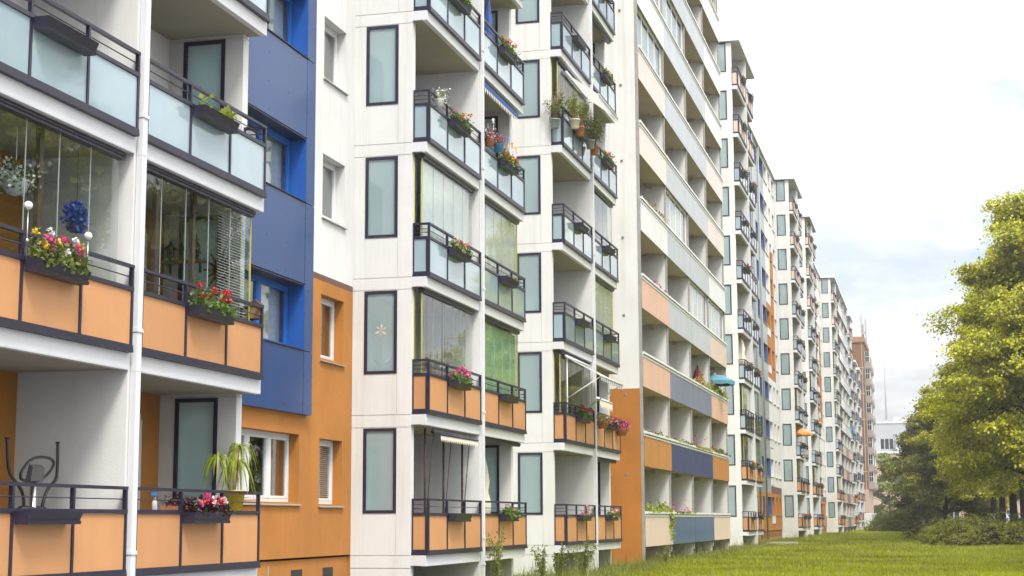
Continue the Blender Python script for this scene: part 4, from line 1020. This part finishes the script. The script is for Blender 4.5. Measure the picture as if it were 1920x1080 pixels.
for i, (y, mt, lb) in enumerate(((44.75, 'terracotta', 'small terracotta pot spilling orange flowers left of the dark box'), (0, '', ''))):
    if mt:
        t = thing('hanging_pot', (-9.6, 48.1, ZK(1)+.62), lb, 'plant'); b = MB(); b.lathe([(.12, 0), (.18, .2), (.19, .22)], 14); link('pot', b.mesh('pot', mt), t)
        link('foliage', leaves_mesh('foliage', [(box_pts(260, .4, .8, .26, (0, .1, .25)), .07, .7, 'leaf_olive', None), (box_pts(120, .42, .9, .26, (.02, .1, .28)), .05, .9, 'petal_orange', (.4, -.4, .4))]), t)
t = thing('hanging_pot', (-9.6, 51.2, ZK(1)+.55), 'terracotta pot of pink flowers right of the dark box before the gable', 'plant'); b = MB(); b.lathe([(.14, 0), (.2, .22), (.21, .25)], 14); link('pot', b.mesh('pot', 'terracotta'), t)
link('foliage', leaves_mesh('foliage', [(box_pts(200, .4, .9, .3, (0, -.1, .3)), .07, .7, 'leaf_maroon', None), (box_pts(200, .45, 1.0, .34, (.02, -.1, .32)), .055, .9, 'petal_pink', (.4, -.4, .4))]), t)
# pinwheels and pots on the fourth right balcony beside the blue stack
for i, (y, h, mt, lb) in enumerate(((36.0, .55, 'white_paint', 'tall white pinwheel on a balcony rail with flowers'), (37.4, .42, 'pot_blue', 'blue pinwheel rising behind the mixed flower box'), (38.2, .36, 'pot_yellow', 'yellow pinwheel at the right end of the mixed flower box'), (37.8, .38, 'orange_cloth', 'orange pinwheel between the blue and yellow ones'))):
    t = thing('pinwheel', (-9.72, y, ZK(3)+1.05), lb, 'pinwheel'); b = MB(); b.tube([(0, 0, 0), (0, 0, h)], .006, 5); link('stick', b.mesh('stick', 'steel'), t)
    b = MB()
    for q in range(6): a = q*1.047; b.add([(0, -.01, h), (.01, .11*math.cos(a), h+.11*math.sin(a)), (-.03, .10*math.cos(a+.6), h+.10*math.sin(a+.6))], [(0, 1, 2)])
    link('vanes', b.mesh('vanes', mt), t)
t = thing('hanging_pot', (-9.68, 36.3, ZK(3)+.95), 'small blue pot of pink flowers hung on a balcony rail', 'plant'); b = MB(); b.lathe([(.09, 0), (.12, .17), (.125, .18)], 14); link('pot', b.mesh('pot', 'pot_blue'), t)
link('foliage', leaves_mesh('foliage', [(box_pts(110, .22, .3, .2, (0, 0, .24)), .06, .7, 'leaf_green', None), (box_pts(60, .24, .36, .2, (.02, 0, .28)), .05, .9, 'petal_pink', (.4, -.4, .4))]), t)
t = thing('hanging_pot', (-9.68, 35.45, ZK(3)+.9), 'pot of white and rose flowers at the left end of a balcony rail', 'plant'); b = MB(); b.lathe([(.09, 0), (.12, .17), (.125, .18)], 14); link('pot', b.mesh('pot', 'terracotta'), t)
link('foliage', leaves_mesh('foliage', [(box_pts(120, .25, .5, .3, (0, 0, .24)), .06, .7, 'leaf_maroon', None), (box_pts(120, .28, .5, .34, (.02, 0, .28)), .045, .9, 'petal_rose', (.4, -.4, .4))]), t)
t = thing('hanging_pot', (-9.68, 31.5, ZK(3)+.85), 'small white pot of white flowers at a balcony corner', 'plant'); b = MB(); b.lathe([(.07, 0), (.1, .14), (.105, .15)], 14); link('pot', b.mesh('pot', 'white_paint'), t)
link('foliage', leaves_mesh('foliage', [(box_pts(110, .25, .5, .3, (0, .1, .24)), .05, .7, 'leaf_olive', None), (box_pts(90, .28, .6, .34, (.02, .1, .26)), .045, .9, 'petal_white', (.4, -.4, .4))]), t)

# flower rows along the loggia parapets
def parapet_plants(i, k, label, gs, ya=.2, yb=5.8, hang=0):
    y0 = 56.34+6.09*i; t = []
    for mat, n, h, size, fl in gs:
        P = np.stack([RNG.normal(-9.85, .09, n), RNG.uniform(y0+ya, y0+yb, n), ZK(k)+.96+np.abs(RNG.normal(0, h, n))*(.5+.5*np.sin(RNG.uniform(0, 1)*9+np.arange(n)*0)+0)], 1)
        wv = .5+.5*np.sin(P[:, 1]*2.1+k)+.3; P[:, 2] = ZK(k)+.96+(P[:, 2]-ZK(k)-.96)*wv
        t.append((P, size, .75, mat, (.3, -.3, .5)))
    if hang:
        n = 140; t.append((np.stack([RNG.normal(-9.70, .04, n), RNG.normal(y0+yb-.3, .22, n), ZK(k)+.95-np.abs(RNG.normal(0, .45, n))], 1), .12, .75, gs[0][0], (.6, -.3, .2)))
    b = MB(); b.box(-9.99, -9.84, y0+ya, y0+yb, ZK(k)+.80, ZK(k)+.94)
    o = thing('parapet_plants', (-9.85, y0+ya, ZK(k)+.9), label, 'plant', 'flower troughs along the loggia parapets'); ABS.add(o.name)
    link('trough', b.mesh('trough', 'terracotta'), o); link('foliage', leaves_mesh('foliage', t), o)
parapet_plants(0, 0, 'dense green creeper on the lowest parapet trailing over the rail', [('leaf_lime', 700, .16, .12, 0), ('petal_rose', 20, .18, .07, 1)], hang=1)
parapet_plants(1, 0, 'row of green plants with pink flowers on the lowest loggia', [('leaf_bush', 560, .15, .12, 0), ('petal_pink', 60, .2, .08, 1)])
parapet_plants(0, 1, 'sparse pots and leafy sprigs on the amber panelled loggia', [('leaf_olive', 110, .14, .10, 0), ('petal_rose', 22, .15, .06, 1)])
parapet_plants(1, 1, 'low bright green plants on the first navy panelled loggia', [('leaf_bush', 330, .10, .11, 0)], 1, 5)
parapet_plants(2, 1, 'thick green bushes with red blooms on the second navy loggia', [('leaf_bush', 900, .22, .12, 0), ('petal_red', 90, .25, .08, 1), ('petal_orange', 80, .2, .08, 1)])
parapet_plants(3, 1, 'red flowers along the parapet of the end amber loggia', [('leaf_green', 420, .14, .12, 0), ('petal_red', 110, .18, .08, 1)])
parapet_plants(2, 2, 'flower pots in front of the closed dark red parasol', [('leaf_bush', 260, .18, .12, 0), ('petal_orange', 70, .2, .09, 1), ('petal_rose', 60, .2, .08, 1)], 2, 5.8)
parapet_plants(3, 2, 'green shrubs below the open teal parasol', [('leaf_bush', 620, .24, .13, 0), ('petal_rose', 40, .2, .08, 1)])
parapet_plants(0, 3, 'pink flowers on the peach panelled loggia rail', [('leaf_heather', 90, .10, .10, 0), ('petal_pink', 90, .10, .08, 1)], 1.5, 5.8)
parapet_plants(0, 4, 'orange and pink flowers on the white panelled loggia rail', [('leaf_olive', 160, .12, .10, 0), ('petal_orange', 90, .12, .09, 1), ('petal_pink', 20, .14, .09, 1)], .6, 5.8)

# ================================================================== trees
def crown_mesh(name, mat, seed, H, R, zb, ncl, per, size, droop=.0, inner=None, lean=(0, 0)):
    r = np.random.default_rng(seed); C = []; nl = max(14, ncl//11)
    for i in range(nl):
        u = ((i+.5)/nl)**.9; az = i*2.39996+r.normal(0, .35)
        env = (math.sin(math.pi*min(1, u*.90+.10)**.66))**.7
        ln = R*env*r.uniform(.62, 1.16)+.5; z0 = zb+(H-zb)*min(1, max(0, u*.88+r.normal(0, .03))); rise = (H-zb)*(.03+.14*u)*r.uniform(.3, 1.5)
        for j in range(11):
            t = .28+.72*(j+r.random())/11; wd = .45+.55*t
            C.append((math.cos(az)*ln*t+r.normal(0, .42)*wd, math.sin(az)*ln*t+r.normal(0, .42)*wd, z0+rise*t-droop*t*t*1.9+r.normal(0, .30)))
    C = np.array(C); C[:, 2] = np.maximum(C[:, 2], zb*.75); C[:, 0] += lean[0]*C[:, 2]/H; ncl = len(C)
    rad_ = r.uniform(.4, .95, ncl)[:, None]
    Q = np.repeat(C, per, 0)+r.normal(size=(ncl*per, 3))*np.repeat(rad_*np.array([[.60, .60, .27]]), per, 0)
    # leaves of a cluster hang outward and down from its twig
    out_ = np.stack([Q[:, 0], Q[:, 1], np.zeros(len(Q))], 1); out_ /= np.linalg.norm(out_, axis=1)[:, None]+1e-6
    n = len(Q); d = out_*.55+np.array([0, 0, .75])+r.normal(size=(n, 3))*.55; d /= np.linalg.norm(d, axis=1)[:, None]
    a_ = out_*.6+np.array([0, 0, -.7])+r.normal(size=(n, 3))*.5; a_ -= d*(a_*d).sum(1)[:, None]; a_ /= np.linalg.norm(a_, axis=1)[:, None]; b_ = np.cross(d, a_)
    sz = size*r.uniform(.6, 1.35, n)[:, None]
    V = np.stack([Q-a_*sz*.55, Q-b_*sz*.38+d*sz*.07, Q+a_*sz*.55, Q+b_*sz*.38+d*sz*.07], 1).reshape(-1, 3)
    return quads_mesh(name, V, np.zeros(n), [mat]), C
def trunk_mesh(H, zb, r0, C, seed):
    r = random.Random(seed); b = MB(); top = (r.uniform(-.4, .4), r.uniform(-.4, .4), H*.8)
    b.tube([(0, 0, -.05), (0, 0, .3), (.05, .02, zb), (top[0]*.5, top[1]*.5, H*.5), top], [r0*1.5, r0*1.08, r0*.9, r0*.55, .05], 12)
    idx = list(range(len(C))); r.shuffle(idx)
    for i in idx[:34]:
        c = C[i]; z0 = max(zb*.85, min(H*.7, c[2]-r.uniform(.8, 3))); f = min(1, max(0, (z0-zb)/(H*.5)))
        s_ = (top[0]*f*.6, top[1]*f*.6, z0); m_ = ((s_[0]+c[0])*.5, (s_[1]+c[1])*.5, (z0+c[2])*.5+.5)
        b.tube([s_, m_, tuple(c)], [r0*.36*(1-.5*f), r0*.2, .025], 6)
    return b.mesh('trunk', 'bark')
PROTO = {}
def tree(kind, x, y, s, rz, label, group='lime trees in the row on the lawn'):
    if kind not in PROTO:
        H, R, zb, ncl, per, size, mat, droop, r0 = {
            'a': (21, 5.5, 4.5, 820, 190, .20, 'leaf_linden', .6, .30), 'b': (20, 5.5, 4.4, 780, 190, .20, 'leaf_linden', .6, .28),
            'c': (14.5, 5.0, 2.4, 280, 230, .26, 'leaf_dark', 1.2, .2), 'd': (15, 5.0, 2.0, 170, 150, .42, 'leaf_bush', .6, .25)}[kind]
        cm, C = crown_mesh('crown', mat, {'a': 3, 'b': 8, 'c': 12, 'd': 15}[kind], H, R, zb, ncl, per, size, droop)
        PROTO[kind] = (cm, trunk_mesh(H, zb, r0, C, 5))
    t = thing('lime_tree' if kind in 'ab' else 'tree', (x, y, 0), label, 'tree', group, rz); t.scale = (s, s, s)
    link('crown', PROTO[kind][0], t); link('trunk', PROTO[kind][1], t); return t
TR = [('a', 6.3, 104, 1.0, .3, 'largest yellow-green lime tree at the right edge of the photo'), ('b', 6.0, 117, 1.0, 2.1, 'second lime tree from the right edge, just behind the largest'),
      ('a', 5.9, 131, .98, 4.0, 'third lime tree from the right edge of the photo'), ('b', 5.7, 147, .98, 5.2, 'fourth lime tree from the right edge of the photo'),
      ('a', 5.6, 165, .95, 1.2, 'fifth lime tree from the right edge of the photo'), ('b', 5.4, 186, .95, 3.3, 'sixth lime tree from the right edge of the photo'),
      ('a', 5.2, 212, .92, 2.6, 'far lime tree seventh along the row'), ('b', 5.0, 240, .92, .9, 'far lime tree at the end of the row'),
      ('b', 12.6, 126, 1.0, 1.0, 'lime tree of the rear row behind the largest one'), ('a', 12.4, 150, 1.0, 2.9, 'lime tree of the rear row showing only its trunk and lower leaves')]
for k, x, y, s, rz, lb in TR: tree(k, x, y, s, rz, lb)
tree('b', 1.2, 198, .78, 1.1, 'shorter lime tree leaning out over the lawn above the dark trees')
tree('c', 1.2, 172, 1.0, .5, 'dark drooping tree standing nearest the lawn at the left of the row', 'dark low trees at the lawn edge')
tree('c', -.9, 205, 1.0, 2.4, 'dark leaning tree furthest left of the row, over the lawn', 'dark low trees at the lawn edge')
tree('d', -8.5, 330, .95, .4, 'distant green tree right beside the brown tower', 'distant green trees behind the lawn')
tree('d', -3.5, 318, .85, 1.9, 'distant green tree between the brown tower and dark trees', 'distant green trees behind the lawn')
tree('a', 10.5, 46.5, .95, 1.7, 'lime tree mirrored in the glazed balcony at the left')
tree('c', 10.9, 63, 1.12, 3.7, 'small tree mirrored in the near right balcony glazing', 'trees mirrored in glass')
tree('c', 12.5, 78, .9, 1.2, 'small tree mirrored in the lower glazing of the second stack', 'trees mirrored in glass')
tree('c', 13.0, 92, 1.0, 5.0, 'dark tree just outside the photo before the largest lime tree', 'trees mirrored in glass')

# ------------------------------------------------------------------ shrubs
def juniper(seed, L_, W_, H_, mat1, mat2, f=.5, n=150):
    r = np.random.default_rng(seed); V = []; Mi = []
    for i in range(n):
        a = r.uniform(0, 6.28); q = r.uniform(.0, .75)**.6; x0, y0 = W_*q*math.cos(a)*.6, L_*q*math.sin(a)*.6
        a2 = a+r.normal(0, .7); ln = r.uniform(.6, 1.3); el_ = r.uniform(.05, .75); h0 = H_*(1-q)*r.uniform(.25, .8)
        d = np.array([math.cos(a2), math.sin(a2), 0]); m = 0 if r.random() < f else 1
        for j in range(46):
            t = j/46; c = np.array([x0, y0, h0])+d*ln*t+np.array([0, 0, ln*(el_*t-.45*t*t)])
            for s_ in range(2):
                o_ = r.normal(size=3)*.07*(1.1-t); u = d*.5+r.normal(size=3)*.6; u /= np.linalg.norm(u); w = np.cross(u, r.normal(size=3)); w /= np.linalg.norm(w)+1e-6; z = .16*r.uniform(.6, 1.2)*(1.15-.6*t)
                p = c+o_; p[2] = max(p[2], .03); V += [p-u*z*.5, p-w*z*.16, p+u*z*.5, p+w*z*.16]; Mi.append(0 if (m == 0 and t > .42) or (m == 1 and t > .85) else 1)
    return quads_mesh('juniper_shrub', np.array(V), np.array(Mi), [mat1, mat2])
JM = [juniper(1, 2.6, 2.2, 1.9, 'leaf_juniper', 'leaf_dark', .7, 220), juniper(2, 2.8, 2.2, 1.6, 'leaf_maroon', 'leaf_juniper', .5, 200), juniper(3, 2.2, 2.0, 1.6, 'leaf_juniper', 'leaf_dark', .6)]  # green ones: pale new-growth tips, darker insides with the shade in the colour
JS = [(0, .9, 95, 1.0, 0, 'yellow-green spreading juniper at the left front of the bed'), (0, 2.6, 100, 1.1, 2, 'tall yellow-green juniper in the middle of the bed'), (1, 3.6, 93.5, 1.0, 1, 'dark maroon shrub at the right front of the bed'),
      (1, 5.3, 94.5, 1.1, 3, 'dark maroon shrub at the right edge of the photo'), (2, 1.9, 106, 1.0, 4, 'mixed green juniper behind the left front one'), (0, 4.4, 103, 1.1, 5, 'yellow-green fern-like juniper in front of the tree trunks'),
      (2, .2, 114, 1.0, 1.5, 'green juniper at the back left of the bed'), (1, -.4, 124, 1.0, 2.5, 'low dark shrub behind the juniper bed on the left'), (0, 6.0, 101, 1.0, .7, 'yellow-green juniper under the largest lime tree'),
      (2, 1.6, 122, 1.0, 3.5, 'green juniper furthest back in the bed'), (1, 2.2, 93.0, .75, 4.1, 'low dark shrub between the two front shrubs'), (1, -.2, 140, .9, .4, 'dark shrub before the dark trees'), (2, 3.4, 112, 1.1, 2.2, 'green juniper hidden in the bed before the trunks')]
for i, x, y, s, rz, lb in JS:
    o = link('juniper_shrub', JM[i], None, (x, y, 0), rz, lb, 'shrub', 'shrubs in the bed under the lime trees'); o.scale = (s, s, s*1.08)
def bush_mesh(seed, R, H, n, mat):
    r = np.random.default_rng(seed); a = r.normal(size=(n, 3)); a /= np.linalg.norm(a, axis=1)[:, None]; a[:, 2] = np.abs(a[:, 2])
    l_ = 1+.25*np.sin(a[:, 0]*5+seed)+.2*np.sin(a[:, 1]*7)+.15*np.sin(a[:, 2]*9)
    P = a*np.array([R, R, H])*(l_*r.uniform(.6, 1, n))[:, None]+r.normal(size=(n, 3))*.15; P[:, 2] = np.maximum(P[:, 2], .05)
    return leaves_mesh('bush', [(P, .22, .6, mat, (0, 0, .8))])
BM = [bush_mesh(1, 2.6, 2.6, 5000, 'leaf_bush'), bush_mesh(2, 2.4, 2.2, 5000, 'leaf_olive')]
for i, x, y, s, lb in ((0, -5.6, 205, .95, 'bright green round bush at the end of the lawn beside the tower'), (1, -3.2, 210, 1.0, 'olive bush right of the bright one at the end of the lawn'), (0, -1.6, 222, 1.1, 'bright green bush behind the dark trees at the end of the lawn'), (1, -6.6, 216, .8, 'small olive bush close to the white van')):
    o = link('bush', BM[i], None, (x, y, 0), x, lb, 'bush', 'bushes at the end of the lawn'); o.scale = (s, s, s)

# ------------------------------------------------------------------ vehicles behind the trees
def car(x, y, rz, mat, label, van=False, name='parked_car'):
    t = thing(name, (x, y, .03), label, 'van' if van else 'car', 'vehicles parked along the street', rz)
    if van: prof = [(-2.5, .35), (2.5, .35), (2.55, .9), (2.2, 1.15), (1.6, 2.1), (-2.4, 2.2), (-2.5, 1.2)]
    else: prof = [(-2.1, .3), (2.1, .3), (2.15, .65), (1.9, .82), (.95, .95), (.35, 1.42), (-1.1, 1.45), (-1.75, 1.0), (-2.1, .92)]
    b = MB(); b.prism(prof, -.85, .85); o = link('body', b.mesh('body', mat), t); 
    bv = o.modifiers.new('bevel', 'BEVEL'); bv.width = .07; bv.segments = 2
    g = MB(); pr = [(1.55, 1.2), (1.3, 1.95), (.4, 1.98), (.4, 1.2)] if van else [(.85, .98), (.32, 1.36), (-1.05, 1.38), (-1.55, 1.0)]
    g.prism(pr, -.862, .862); link('window', g.mesh('window', 'car_glass'), t)
    for wx in (-1.35, 1.35):
        for wy in (-.86, .68):
            w = MB(); w.tube([(wx, wy, .3), (wx, wy+.2, .3)], .31, 16); wo = link('wheel', w.mesh('wheel', 'rubber'), t)
            w = MB(); w.tube([(wx, wy-.01, .3), (wx, wy+.21, .3)], .18, 12); link('rim', w.mesh('rim', 'steel'), wo)
    for wy in (-.6, .6):
        h = MB(); h.box(2.08 if not van else 2.5, 2.17 if not van else 2.57, wy-.16, wy+.16, .62, .76); link('headlight', h.mesh('headlight', 'white_paint'), t)
car(-8.3, 226, 1.57, 'car_white', 'white van parked at the end of the lawn beside the tower', True, 'parked_van')
for i, (x, y, m, l, v) in enumerate(((13.6, 250, 'car_white', 'white car between the rightmost tree trunks', 0), (10.4, 256, 'car_blue', 'blue van behind the trunks at the right', 1), (8.6, 250, 'car_white', 'white van seen between the middle tree trunks', 1), (4.4, 250, 'car_white', 'white car seen left of the middle tree trunks', 0), (-.4, 250, 'car_white', 'white van seen under the dark trees', 1), (16.8, 256, 'car_silver', 'silver car nearest the right edge behind the trunks', 0))):
    car(x, y, 0, m, l, bool(v), 'parked_van' if v else 'parked_car')
# small lamp post at the end of the lawn
t = thing('street_lamp', (-3.0, 232, 0), 'slim pale lamp post at the end of the lawn', 'street lamp'); b = MB(); b.tube([(0, 0, 0), (0, 0, 6.5), (.2, 0, 6.8), (.8, 0, 6.9)], [.08, .06, .05, .04], 8); link('post', b.mesh('post', 'car_silver'), t); b = MB(); b.box(.6, 1.2, -.12, .12, 6.84, 6.96); link('lamp_head', b.mesh('lamp_head', 'car_silver'), t)

# ------------------------------------------------------------------ grass and weeds
def blades_mesh(name, P, h, w, mat, lean=.5):
    n = len(P); a = RNG.uniform(0, 6.28, n); sd_ = np.stack([np.cos(a), np.sin(a), np.zeros(n)], 1); ln = RNG.normal(size=(n, 3))*lean; ln[:, 2] = 1
    h = (h*RNG.uniform(.5, 1.3, n))[:, None]; w = (np.asarray(w)*np.ones(n))[:, None]
    V = np.stack([P-sd_*w, P+sd_*w, P+ln*h], 1).reshape(-1, 3); return quads_mesh(name, V, np.zeros(n), [mat], 3)
n = 150000; u = RNG.random(n); Y = 40*(170/40)**u; X = RNG.uniform(-11.3, 7.5, n); P = np.stack([X, Y, np.zeros(n)], 1)
pt_ = np.sin(X*.9+Y*.21)*np.sin(Y*.33-X*.4)
link('grass', blades_mesh('grass', P, .10*(1+.35*pt_)*(1+(Y-40)/130), .006*(Y/40), 'grass_blade', .55), kind='stuff')
def weeds(y0, y1, x0, x1, n, h):
    P = np.stack([RNG.uniform(x0, x1, n), RNG.uniform(y0, y1, n), np.zeros(n)], 1); return P, h*(.4+.9*np.clip(np.sin(P[:, 1]*1.3)+np.sin(P[:, 1]*3.7), 0, 2)/1.2)
Pa = []; Ha = []
for a in ((36, 52, -9.9, -8.3, 2200, .30), (52, 82, -9.9, -8.6, 2600, .28), (82, 105, -10.5, -8.9, 1200, .34), (41.5, 43.5, -10.6, -9.3, 260, .7), (120, 150, -10.6, -9.2, 1000, .4)):
    p, h = weeds(*a); Pa.append(p); Ha.append(h)
Pa = np.concatenate(Pa); Ha = np.concatenate(Ha)
link('weeds', blades_mesh('weeds', Pa, Ha, .009, 'weed_blade', .3), kind='stuff')
def weed_plant(x, y, h, label):
    t = thing('wild_plant', (x, y, 0), label, 'plant', 'tall weeds growing by the wall'); b = MB(); pts = []
    for q in range(6):
        a = RNG.uniform(0, 6.28); l_ = RNG.uniform(.05, .35); e_ = (l_*math.cos(a), l_*math.sin(a), h*RNG.uniform(.6, 1)); b.tube([(0, 0, 0), (e_[0]*.4, e_[1]*.4, e_[2]*.6), e_], [.008, .006, .003], 5)
        for s_ in np.linspace(.3, 1, 16): pts.append((e_[0]*s_, e_[1]*s_, e_[2]*s_))
    link('stem', b.mesh('stem', 'weed_stem'), t); P = np.array(pts); P = np.repeat(P, 4, 0)+RNG.normal(0, .04, (len(P)*4, 3)); link('foliage', leaves_mesh('foliage', [(P, .09, .35, 'weed_blade', None)]), t)
surf('weed_stem', (.16, .19, .05), .9, .1)
for x, y, h, lb in ((-9.2, 43.3, 1.15, 'tall grassy weed before the void under the third stack'), (-9.5, 41.6, .9, 'leafy weed left of the third stack side wall'), (-9.3, 38.9, .9, 'bright leafy weed under the second stack balcony'), (-9.2, 57.2, .6, 'low weed clump at the loggia base'), (-9.3, 34.6, 1.5, 'wispy weed before the second stack drainpipe')):
    weed_plant(x, y, h, lb)
sl = MB(); sl.box(-9.6, -7.9, 97, 98.6, .02, .16); link('concrete_slab', sl.mesh('concrete_slab', 'bay_concrete'), None, label='small pale concrete slab lying in the grass by the far stack', cat='slab')

# ------------------------------------------------------------------ the pale air that fades the far end of the row
m_, t_, o_ = new_mat('haze_air')
pv_ = T(t_, 'ShaderNodeVolumePrincipled', Color=(.97, .96, .95, 1), Density=.0005, Anisotropy=.35); t_.links.new(pv_.outputs[0], o_.inputs['Volume'])
hz = MB(); hz.box(-165, 265, -65, 705, -2, 52); link('haze', hz.mesh('haze', 'haze_air'), kind='stuff')
